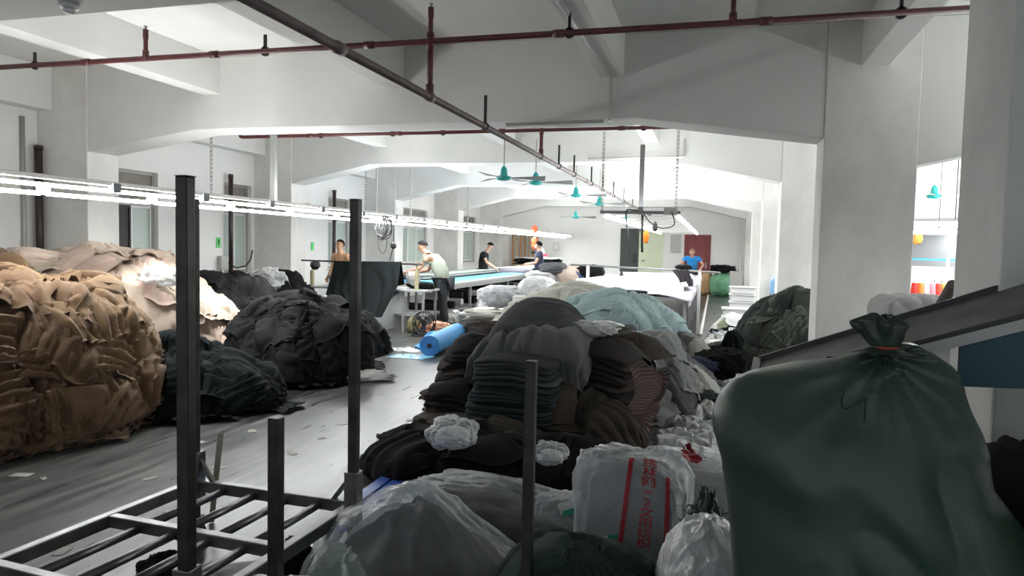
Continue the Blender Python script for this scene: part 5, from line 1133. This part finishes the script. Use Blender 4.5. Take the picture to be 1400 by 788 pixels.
p = at(1012, 385, Y=26.0); tag(MB().box((p.x-.35, 25.8, 0), (p.x+.05, 26.4, .95)).build('grey_box', M_GALV, bevel=.01), 'small grey cabinet in the far right corner', 'cabinet')
bn = 0
for (x, y, n) in ((.62, 17.3, 5), (.45, 15.2, 3)):
    for k in range(n):
        t = thing('plastic_crate', ['bottom', 'second lowest', 'middle', 'second highest', 'topmost'][k if n == 5 else k*2]+' white plastic crate of the %s stack by the aisle' % ('taller' if n == 5 else 'shorter'), 'crate', (x, y, k*.17), 0, 'white plastic crates by the aisle')
        MB().box((-.27, -.2, .004), (.27, .2, .15)).build('body', M_WHITEP, t, bevel=.02); MB().box((-.30, -.23, .135), (.30, .23, .165)).build('rim', M_WHITEP, t, bevel=.008)
p = at(1058, 392, Y=18.02); filmbag('blue plastic bag hanging on a far white column', (p.x, 18.0, p.z), (.10, .06, .22), 0, M_LBLUE, 276, film=FILMH, crease=.08)
f = mound(.42, 14.25, .45, .42, .42, 277, lump=.06); heap('fabric_heap', 'olive and white cloth heap with a blue bag on it beside the crates', 'fabric heap', f, [DGR[2], cloth('pale_olive_cloth', (.25, .27, .18), .2), M_WHC], 12, 277, lam=(.06, .1), amp=(.02, .03), size=((.3, .6), (.3, .5)), res=.035)
p = at(1032, 417, Y=13.7); blob('bag', M_LBLUE, None, 'small blue bag on the olive cloth by the crates', 'bag', c=(p.x, 13.7, .44), r=(.15, .13, .07), seed=278, noise=.2, crease=.15, nt=40, ns=24)
# scraps of white film and cloth in the aisle
rnd = random.Random(44); k = 0
mts = [FILMW, M_WHC, FILMW, IVY[0], FILMH]; desc = ['milky plastic film', 'white cloth', 'thin plastic film', 'ivory cloth', 'clear plastic film']
for i in range(30):
    y = 5.6+i*.27; xc = -.12+.07*(y-5.6)/1.0*.9 if y < 9.5 else .15+.04*(y-9.5); k = i % 5
    x = xc+rnd.uniform(-.28, .28); w = rnd.uniform(.35, .75); h = rnd.uniform(.10, .26)
    where = 'in the aisle near the big sack' if y < 8 else ('in the aisle by the dark green heap' if y < 11 else 'far along the aisle')
    SCR = crumple('aisle_scrap', 'crumpled %s lying %s' % (desc[k], where), 'scrap', x, y, w, w*rnd.uniform(.7, 1), h, mts[k], 300+i, group='%s scraps %s' % (desc[k], where), rz=rnd.uniform(0, 3), fr=rnd.uniform(4, 7)); SCR['w_'] = w
for px, py, Y_, r, m, lab in ((985, 497, 8.6, (.26, .22, .17), BLK[0], 'black cloth bundle among the white film in the aisle'), (1000, 478, 9.3, (.12, .14, .22), GBK[0], 'green-black cloth standing up beside the dark green heap'), (955, 500, 8.4, (.22, .14, .09), mat('dark_navy_cloth', (.012, .02, .05), .8), 'dark navy cloth at the foot of the grey rag heap'),
                            (950, 545, 7.4, (.24, .16, .10), DGR[0], 'dark green cloth bundle half under white film'), (1000, 475, 10.6, (.3, .2, .06), OLV[1], 'flat dark brown cloth far in the aisle')):
    q = at(px, py, Y=Y_); blob('cloth_bundle', m, None, lab, 'cloth', c=(q.x, Y_, max(r[2]*.8, q.z)), r=r, seed=int(px+py), noise=.25, crease=.18, nt=70, ns=44)
by = {}
for o in list(COL.objects):
    if o.name.startswith('aisle_scrap'): by.setdefault(o['label'], []).append(o)
for lab, os_ in by.items():
    os_.sort(key=lambda o: -o['w_'])
    for n_, o in enumerate(os_):
        if len(os_) == 2: o['label'] = ('larger ', 'smaller ')[n_]+lab
        elif len(os_) > 2: o['label'] = (['largest ', 'second largest ', 'third largest ', 'fourth largest ', 'fifth largest ', 'smallest '][n_])+lab
        del o['w_']
crumple('aisle_scrap', 'pink plastic scrap in the aisle by the big sack', 'scrap', .02, 5.3, .2, .2, .12, mat('pink_film', (.5, .08, .16), .4), 350)
# scraps on the left heaps
for px, py, Y_, s, lab in ((365, 384, 10.6, (.3, .25, .2), 'white translucent bag lying on the black heap by the left column'), (298, 416, 8.3, (.09, .08, .07), 'small white scrap on the black heap'), (213, 497, 5.85, (.17, .12, .12), 'white cloth scrap between the brown heap and the green-black heap'), (222, 377, 6.5, (.2, .2, .1), 'thin white film over the right end of the cream heap')):
    q = at(px, py, Y=Y_); blob('white_scrap', FILMW if px != 213 else M_WHC, None, lab, 'scrap', c=(q.x, Y_, q.z), r=s, seed=int(px), noise=.3, crease=.2, nt=60, ns=40)
crumple('floor_film', 'grey crumpled film between the two black heaps on the left', 'plastic film', -5.0, 7.0, .5, .6, .3, plastic_film('grey_film', (.3, .31, .33), alpha=.6, rough=.3), 352)
# paper bits on the open floor
rnd = random.Random(9); MPAP = mat('paper_scrap', (.30, .29, .25), .7)
for k, (px, py) in enumerate(((205, 655), (60, 655), (330, 560), (30, 650), (85, 755), (520, 540), (470, 580), (300, 640), (545, 610), (275, 605), (400, 620), (560, 575), (505, 560), (345, 590), (235, 700), (440, 600))):
    q = at(px, py, Z=0); w = rnd.uniform(.02, .07)
    o = MB().box((q.x-w, q.y-w*.6, .001), (q.x+w, q.y+w*.6, .004), rz=rnd.uniform(0, 3)).build('paper_scrap', MPAP); tag(o, 'small pale scrap lying flat on the open grey floor', 'scrap', 'pale scraps on the open floor')
# things beneath the cart
tag(crumple('floor_paper', None, None, -2.15, 2.7, .7, .9, .05, mat('pale_floor_paper', (.22, .21, .19), .6, var=.3), 355, fr=3), 'pale crumpled paper sheet on the floor beneath the steel cart', 'paper')
blob('dark_rag', BLK[0], None, 'black rag on the floor under the middle of the steel cart', 'rag', c=(-2.45, 2.75, .07), r=(.1, .09, .09), seed=357, noise=.25, crease=.2, nt=50, ns=30)
blob('dark_rag', BLK[2], None, 'black rag on the floor under the right rear of the steel cart', 'rag', c=(-1.95, 3.05, .08), r=(.07, .09, .1), seed=358, noise=.25, crease=.2, nt=50, ns=30)
tag(MB().bar((-2.78, 3.5, .005), (-2.56, 3.3, .60), .03, .012).build('splintered_stick', mat('pale_wood', (.4, .36, .28), .7)), 'pale splintered stick wedged at the rear left cart post', 'stick')
# ---------------------------------------------------------------- by the right columns
t = thing('covered_machine', 'machine draped with a grey-white cloth between the two right columns', 'machine'); q = at(1252, 410, Y=7.1)
MB().box((q.x-.25, 6.9, 0), (q.x+.25, 7.4, q.z-.06)).build('machine_body', M_GALV, t)
draped('cloth_cover', None, None, hoodfn(q.x, 7.15, .56, .56, q.z, .06, .1, .02, (0, 0), 6, .1, .1, .02), -.62, .62, -.66, .5, 70, 70, cloth('greyish_white_cover', (.42, .42, .41), .1), 'pleat', 360, .018, .13, parent=t)
for k, (a, b) in enumerate((((1303, 389), (1274, 440)), ((1303, 415), (1286, 440)))):
    p, q = at(*a, Y=4.02+.1*k), at(*b, Y=4.3); d = (q-p).normalized(); q = q+d*((q.z-.03)/max(.05, -d.z) if d.z < 0 else .5)
    q.z = max(q.z, .03); tag(MB().tube([p, q], .028, 14).build('cardboard_tube', mat('brown_grey_tube', (.11, .095, .085), .6)), ('longer', 'shorter')[k]+' brown tube leaning behind the nearest right column', 'tube')
# sewing hall seen between the columns
def hall():
    Y0 = 12.0; zz = lambda py: at(1270, py, Y=Y0).z
    x0, x1 = at(1243, 350, Y=Y0).x-.1, at(1303, 350, Y=Y0).x+1.2
    for k, (py, y) in enumerate(((306, Y0-.6), (318, Y0-.3), (309, Y0+2.9))):
        t = thing('tube_lamp', ('upper', 'lower', 'farther')[k]+' glowing tube lamp over the sewing benches', 'light fixture'); z = at(1270, py, Y=y).z
        MB().tube([(x0, y, z), (x0+1.2, y, z)], .026, 10).build('tube', M_TUBE, t); MB().tube([(x0+1.28, y, z), (x0+2.48, y, z)], .026, 10).build('tube', M_TUBE, t); MB().box((x0, y-.03, z+.03), (x0+2.5, y+.03, z+.06)).build('batten', M_WHITEP, t)
        MB().tube([(x0+.6, y, z+.06), (x0+.6, y, ZC-.005)], .008, 6).build('wire', M_GCAB, t)
    MBL = mat('blue_frame_paint', (.04, .28, .55), .4); M_GP = mat('grey_partition', (.16, .165, .17), .6)
    t = thing('thread_rack', 'blue metal thread rack over the sewing bench', 'rack')
    for py in (355, 398): MB().bar((x0, Y0, zz(py)), (x1, Y0, zz(py)), .035, .03).build('rack_bar', MBL, t)
    for x in (x0+.05, x0+.62, x0+1.2): MB().box((x-.02, Y0-.02, 0), (x+.02, Y0+.02, zz(352))).build('rack_post', MBL if x != x0+.62 else M_WHITEP, t)
    tag(MB().box((x0-.5, Y0+2.6, 1.45), (x1+.5, Y0+2.65, 2.02)).build('partition', M_GP), 'grey partition panel behind the sewing benches', 'partition')
    for x in (x0-.45, x1+.45): tag(MB().box((x-.03, Y0+2.6, 0), (x+.03, Y0+2.66, 1.45)).build('partition_post', M_WHITEP), ('left' if x < x0 else 'right')+'-hand post under the grey partition panel', 'post')
    t = thing('sewing_bench', 'sewing bench with a pale top behind the big right column', 'bench'); MB().box((x0-.2, Y0-.4, zz(408)), (x1, Y0+.5, zz(405))).build('bench_top', M_TABLE, t)
    for x in (x0-.15, x1-.05):
        for y in (Y0-.35, Y0+.45): MB().box((x-.02, y-.02, 0), (x+.02, y+.02, zz(408))).build('leg', MBL, t)
    cols = [('red', (.7, .03, .02)), ('orange', (.8, .2, .03)), ('white', (.7, .7, .68)), ('pink', (.7, .25, .3)), ('scarlet', (.75, .06, .03)), ('yellow', (.7, .5, .08)), ('turquoise', (.05, .5, .5)), ('pale pink', (.7, .45, .45))]
    for k, px in enumerate((1250, 1258, 1266, 1274, 1283, 1291, 1262, 1279)):
        y = Y0-.3+(.35 if k > 5 else 0); q = at(px, 400, Y=y); zb = zz(405)+.002
        t = thing('thread_cone', cols[k][0]+' thread cone on the sewing bench between the right columns', 'thread cone', (q.x, y, zb), 0, 'thread cones on the sewing bench')
        MB().lathe((0, 0, 0), [(.055, 0), (.058, .03), (.04, .19), (.03, .2)], 14).build('thread', mat(cols[k][0].replace(' ', '_')+'_thread', cols[k][1], .7), t, smooth=True); MB().lathe((0, 0, .2), [(.02, 0), (.015, .03)], 10).build('cone_tip', M_WHITEP, t)
    for k, px in enumerate((1252, 1287)):
        y = Y0+.15; q = at(px, 390, Y=y); t = thing('sewing_machine', ('left', 'right')[k]+'-hand white sewing machine on the bench behind the right columns', 'sewing machine', (q.x, y, zz(405)))
        MB().box((-.22, -.09, 0), (.22, .09, .05)).build('bed', M_WHITEP, t, bevel=.01); MB().box((.12, -.06, .05), (.22, .06, .28)).box((-.22, -.05, .22), (.12, .05, .32)).box((-.22, -.05, .12), (-.14, .05, .22)).build('arm', M_WHITEP, t, bevel=.015); MB().lathe((.24, 0, .27), [(.02, -.05), (.05, -.05), (.05, .05), (.02, .05)], 14).build('hand_wheel', M_BLACK, t)
    p = at(1283, 321, Y=Y0+.6); tag(MB().lathe((p.x, Y0+.6, p.z), [(.12, 0), (.15, .02), (.10, .05)], 16).build('pendant_lamp', M_TEAL), 'turquoise lamp shade above the thread rack', 'lamp shade')
    MB().tube([(p.x, Y0+.6, p.z+.05), (p.x, Y0+.6, ZC-.01)], .006, 6).build('lamp_wire', M_GCAB, bpy.data.objects['pendant_lamp'])
    p = at(1254, 326, Y=Y0+.3); tag(blob('hanging_bag', mat('orange_yellow_bag', (.85, .35, .05), .5), None, c=(p.x, Y0+.3, p.z), r=(.07, .05, .09), seed=370, noise=.2, crease=.1, nt=30, ns=20), 'orange-yellow bag hanging by the tube lamps of the sewing hall', 'bag'); MB().tube([(p.x, Y0+.3, p.z+.08), (p.x, Y0-.3, at(1270, 318, Y=Y0-.3).z+.03)], .006, 5).build('string', M_GCAB, bpy.data.objects['hanging_bag'])
hall()
# ---------------------------------------------------------------- people
def skin_mesh(name, verts, edges, radii, m, parent, sub=2, root=0):
    me = bpy.data.meshes.new(name); me.from_pydata(verts, edges, []); o = bpy.data.objects.new(name, me); COL.objects.link(o)
    sk = o.modifiers.new('skin', 'SKIN'); sk.use_smooth_shade = True; sk.branch_smoothing = .4
    for i, r in enumerate(radii):
        d = me.skin_vertices[0].data[i]; d.radius = r if isinstance(r, tuple) else (r, r); d.use_root = (i == root)
    s = o.modifiers.new('sub', 'SUBSURF'); s.levels = s.render_levels = sub
    me.materials.append(m); o.parent = parent; return o
SKIN = mat('skin', (.52, .30, .20), .55, var=.08, scale=5); SKINT = mat('tanned_skin', (.55, .31, .17), .5, var=.1, scale=5); HAIR = mat('black_hair', (.010, .008, .007), .9, spec=.1)
def V3(*a): return Vector(a)
def person(label, x, y, rz, skin, top, bottom, P=None, z=0., hairc=None, mask=None, scale=1., shoes=None, sleeve=.55, shorts=False, bald=False):
    t = thing('person', label, 'person', (x, y, z), rz); t.scale = (scale,)*3
    J = dict(pel=V3(0, 0, .93), spi=V3(0, .01, 1.12), che=V3(0, .0, 1.30), nek=V3(0, .01, 1.47), hea=V3(0, .035, 1.585), shR=V3(.175, 0, 1.40), shL=V3(-.175, 0, 1.40), elR=V3(.23, .02, 1.13), elL=V3(-.23, .02, 1.13), wrR=V3(.25, .12, .90), wrL=V3(-.25, .12, .90),
             hiR=V3(.09, 0, .88), hiL=V3(-.09, 0, .88), knR=V3(.10, .02, .49), knL=V3(-.10, .02, .49), anR=V3(.10, 0, .09), anL=V3(-.10, 0, .09))
    for k, v in (P or {}).items(): J[k] = V3(*v)
    hd = (J['hea']-J['nek']).normalized(); face = V3(*(P or {}).get('_face', (0, 1, -.05))) if False else None
    fd = V3(*(P.get('face') if P and 'face' in P else (0, 1, 0))).normalized()
    J.pop('face', None)
    up = (hd-fd*hd.dot(fd)).normalized(); sd = fd.cross(up).normalized()
    H = J['hea']
    names = ['pel', 'spi', 'che', 'nek']; V = [J[n] for n in names]; R = [(.135, .11), (.125, .10), (.14, .11), (.058, .055)]; E = [(0, 1), (1, 2), (2, 3)]
    V += [H-up*.055+fd*.012, H, H+up*.06, H+up*.10-fd*.005]; R += [.062, .082, .078, .045]; E += [(3, 4), (4, 5), (5, 6), (6, 7)]
    def chain(start, pts, rs):
        i = start
        for p, r in zip(pts, rs): V.append(p); R.append(r); E.append((i, len(V)-1)); i = len(V)-1
        return i
    for s in 'RL':
        sh, el, wr = J['sh'+s], J['el'+s], J['wr'+s]; pd = (wr-el).normalized()
        e = chain(2, [sh, sh.lerp(el, .5), el, el.lerp(wr, .4), wr, wr+pd*.05], [.062, .050, .041, .040, .027, .032])
        hi, kn, an = J['hi'+s], J['kn'+s], J['an'+s]; fw = (J['hiR']-J['hiL']).cross(V3(0, 0, 1)).normalized()*-1
        if fw.dot(V3(0, 1, 0)) < 0: fw = -fw
        chain(0, [hi, hi.lerp(kn, .5), kn, kn.lerp(an, .35), an, an+fw*.13-V3(0, 0, .045)], [.088, .075, .056, .052, .038, .034])
    skin_mesh('body', V, E, R, skin, t)
    # hands: palm and five fingers
    for s in 'RL':
        el, wr = J['el'+s], J['wr'+s]; pd = (wr-el).normalized(); side = pd.cross(V3(0, 0, 1)); side = side.normalized() if side.length > .1 else V3(0, 1, 0); dn = pd.cross(side).normalized()
        if dn.z > 0: dn = -dn
        c = wr+pd*.035; hv = [c]; he = []; hr = [.026]
        for k, ln in enumerate((.062, .075, .078, .068)):
            b = c+pd*.035+side*(.030-.020*k); hv.append(b); he.append((0, len(hv)-1)); hr.append(.0105)
            m1 = b+pd*ln*.5+dn*.012; hv.append(m1); he.append((len(hv)-2, len(hv)-1)); hr.append(.0085)
            hv.append(m1+pd*ln*.4+dn*.03); he.append((len(hv)-2, len(hv)-1)); hr.append(.007)
        sg = 1; b = c+side*.032*sg; hv.append(b); he.append((0, len(hv)-1)); hr.append(.012); hv.append(b+side*.022*sg+pd*.03+dn*.01); he.append((len(hv)-2, len(hv)-1)); hr.append(.0095); hv.append(b+side*.026*sg+pd*.058+dn*.02); he.append((len(hv)-2, len(hv)-1)); hr.append(.0075)
        skin_mesh('hand', hv, he, hr, skin, t, sub=1)
    # face
    mb = MB(); mb.tube([H+fd*.080+up*.022, H+fd*.098-up*.012, H+fd*.082-up*.022], [.006, .013, .009], 8); mb.build('nose', skin, t, smooth=True)
    for s in (1, -1):
        MB().lathe(H+sd*s*.030+fd*.079+up*.018, [(.002, -.006), (.010, 0), (.002, .006)], 8).build('eye', mat('eye_dark', (.02, .015, .012), .3) if 'eye_dark' not in bpy.data.materials else bpy.data.materials['eye_dark'], t)
        MB().tube([H+sd*s*.018+fd*.083+up*.036, H+sd*s*.044+fd*.074+up*.036], .0045, 5).build('eyebrow', HAIR, t)
        MB().tube([H+sd*s*.083-fd*.005+up*.022, H+sd*s*.094-fd*.012+up*.005, H+sd*s*.083-up*.022], [.008, .013, .008], 8).build('ear', skin, t, smooth=True)
    if mask: 
        MB().tube([H+sd*.058+fd*.062-up*.028, H+fd*.100-up*.022, H-sd*.058+fd*.062-up*.028], [.026, .036, .026], 10).build('face_mask', mask, t, smooth=True)
    else: MB().tube([H+sd*.022+fd*.081-up*.042, H+fd*.087-up*.044, H-sd*.022+fd*.081-up*.042], .005, 6).build('mouth', mat('lips', (.35, .12, .10), .5) if 'lips' not in bpy.data.materials else bpy.data.materials['lips'], t)
    if not bald:
        n1, n2 = 28, 14; th = np.linspace(0, 2*PI, n1, endpoint=False)[:, None]; ph = np.linspace(0, 1, n2)[None, :]
        ext = 1.35+.55*(-np.cos(th)) *1.0
        a = ph*ext*.95; th, a = np.broadcast_arrays(th, a); r = .108*(1+.04*vnoise(np.cos(th)*4, np.sin(th)*4, a*5, 3))
        F_, U_, S_ = [np.array(v) for v in (fd, up, sd)]
        P_ = np.array(H+up*.018-fd*.012)+r[..., None]*(np.sin(a)[..., None]*(np.cos(th)[..., None]*F_*.98+np.sin(th)[..., None]*S_*.86)+np.cos(a)[..., None]*U_*1.08)
        link('hair', grid_mesh('hair', P_, close_u=True), hairc or HAIR, t)
    if top:
        V, R, E = [J['pel']-V3(0, 0, .05), J['spi'], J['che'], J['nek']-(J['nek']-J['che'])*.30], [(.20, .17), (.185, .16), (.19, .155), .085], [(0, 1), (1, 2), (2, 3)]
        for s in 'RL':
            sh, el = J['sh'+s], J['el'+s]; chain(2, [sh, sh.lerp(el, sleeve*.6), sh.lerp(el, sleeve)], [.10, .088, .085])
        o = skin_mesh('shirt', V, E, R, top, t)
        w = o.modifiers.new('d', 'DISPLACE'); tx = bpy.data.textures.get('wrinkle') or bpy.data.textures.new('wrinkle', 'CLOUDS'); tx.noise_scale = .09; w.texture = tx; w.strength = .03; w.mid_level = .5
    V, R, E = [J['pel']+V3(0, 0, .02), ], [(.175, .15)], []
    for s in 'RL':
        hi, kn, an = J['hi'+s], J['kn'+s], J['an'+s]; en = kn.lerp(an, -.15) if shorts else an+V3(0, 0, .03)
        chain(0, [hi, hi.lerp(kn, .5), kn if not shorts else en, (kn.lerp(an, .5) if not shorts else en-V3(0, 0, .02)), en if not shorts else en-V3(0, 0, .03)], [.115, .10, .085, .075, .068])
    skin_mesh('trousers', V, E, R, bottom, t)
    for s in 'RL':
        an = J['an'+s]; MB().tube([an+V3(0, -.06, -.045), an+V3(0, -.03, -.03), an+V3(0, .08, -.045), an+V3(0, .16, -.06), an+V3(0, .19, -.062)], [.03, .05, .045, .03, .015], 12).build('shoe', shoes or M_BLACK, t, smooth=True)
    return t
TEE = cloth('pale_green_tee', (.40, .44, .37), .08); TRG = cloth('dark_grey_trousers', (.045, .05, .055), .2); TEEB = cloth('black_tee', (.018, .018, .02), .2); TEEN = cloth('slate_blue_shirt', (.06, .07, .12), .2); TEEBL = cloth('bright_blue_shirt', (.03, .25, .62), .15); SHG = cloth('grey_shorts', (.13, .13, .15), .2)
q = at(606, 449, Z=0)
person('stooping man in a pale green tee and dark trousers reaching over the bench', q.x, q.y, 1.62, SKIN, TEE, TRG, dict(pel=(0, -.02, .93), spi=(0, .07, 1.12), che=(0, .20, 1.28), nek=(0, .33, 1.42), hea=(0, .44, 1.53), face=(0, .95, -.35), shR=(.17, .24, 1.35), shL=(-.17, .26, 1.36), elR=(.22, .38, 1.10), elL=(-.22, .42, 1.12), wrR=(.17, .62, 1.05), wrL=(-.14, .66, 1.07), knR=(.10, .05, .49), anR=(.10, -.02, .09), knL=(-.10, .0, .49), anL=(-.10, -.08, .09)), scale=1.04, hairc=mat('greying_hair', (.014, .014, .014), .95, spec=.1))
q = at(466, 340, Y=13.5)
person('shirtless man standing behind the rail of the inspection bench', q.x, 13.5, 2.95, SKINT, None, SHG, dict(elR=(.23, -.02, 1.14), elL=(-.23, -.02, 1.14), wrR=(.24, .10, .95), wrL=(-.24, .10, .95)), scale=1.0, shorts=True)
q = at(665, 345, Y=20.0)
person('man in a black tee looking down beyond the cutting table', q.x-.1, 20.0, -1.3, SKIN, TEEB, TRG, dict(che=(0, .05, 1.31), nek=(0, .10, 1.47), hea=(0, .19, 1.59), face=(0, .75, -.65), elR=(.22, .12, 1.14), wrR=(.18, .34, 1.0), elL=(-.22, .12, 1.14), wrL=(-.16, .34, 1.0)), scale=1.02)
q = at(738, 340, Y=20.3)
person('masked man in a slate blue shirt at the far end of the cutting table', q.x, 20.3, 1.75, SKIN, TEEN, TRG, dict(elR=(.22, .08, 1.12), wrR=(.18, .36, 1.08), elL=(-.22, .08, 1.12), wrL=(-.16, .36, 1.08), face=(.55, .85, -.05)), scale=1.06, mask=M_WHITEP)
q = at(947, 350, Y=25.8)
person('person in a bright blue shirt leaning on the far table before the red door', q.x, 25.8, 3.1, SKIN, TEEBL, TRG, dict(spi=(0, .05, 1.10), che=(0, .14, 1.24), nek=(0, .22, 1.37), hea=(0, .29, 1.49), face=(0, .9, -.35), shR=(.19, .15, 1.32), shL=(-.19, .15, 1.32), elR=(.36, .18, 1.10), elL=(-.36, .18, 1.10), wrR=(.30, .36, .98), wrL=(-.30, .36, .98)), scale=1.05, hairc=mat('light_brown_hair', (.2, .12, .07), .5))
sit = dict(pel=(0, 0, .52), spi=(0, .02, .70), che=(0, .05, .88), nek=(0, .08, 1.03), hea=(0, .14, 1.16), face=(0, .9, -.4), shR=(.16, .06, .97), shL=(-.16, .06, .97), elR=(.22, .2, .78), elL=(-.22, .2, .78), wrR=(.16, .42, .82), wrL=(-.16, .42, .82), hiR=(.09, .03, .5), hiL=(-.09, .03, .5), knR=(.12, .45, .5), knL=(-.12, .45, .5), anR=(.12, .42, .09), anL=(-.12, .42, .09))
for k, (px, py, col, lab) in enumerate(((1264, 378, TEEBL, 'dark-haired seated sewer in blue, left of the white rack post'), (1277, 376, TEE, 'dark-haired seated sewer in a pale top, right of the white rack post'))):
    y = 13.05+.5*k; q = at(px, py, Y=y); person(lab, q.x, y, PI, SKIN, col, TRG, sit, z=0, scale=1.0)
    t = thing('stool', ('blue-topped', 'black-topped')[k]+' stool under a seated sewer', 'stool', (q.x, y+.02, 0))
    MB().box((-.18, -.16, .39), (.18, .16, .42)).build('seat', (M_LBLUE, M_BLACK)[k], t)
    for sx in (-.15, .15):
        for sy in (-.13, .13): MB().box((sx-.015, sy-.015, 0), (sx+.015, sy+.015, .39)).build('leg', M_LEGW, t)
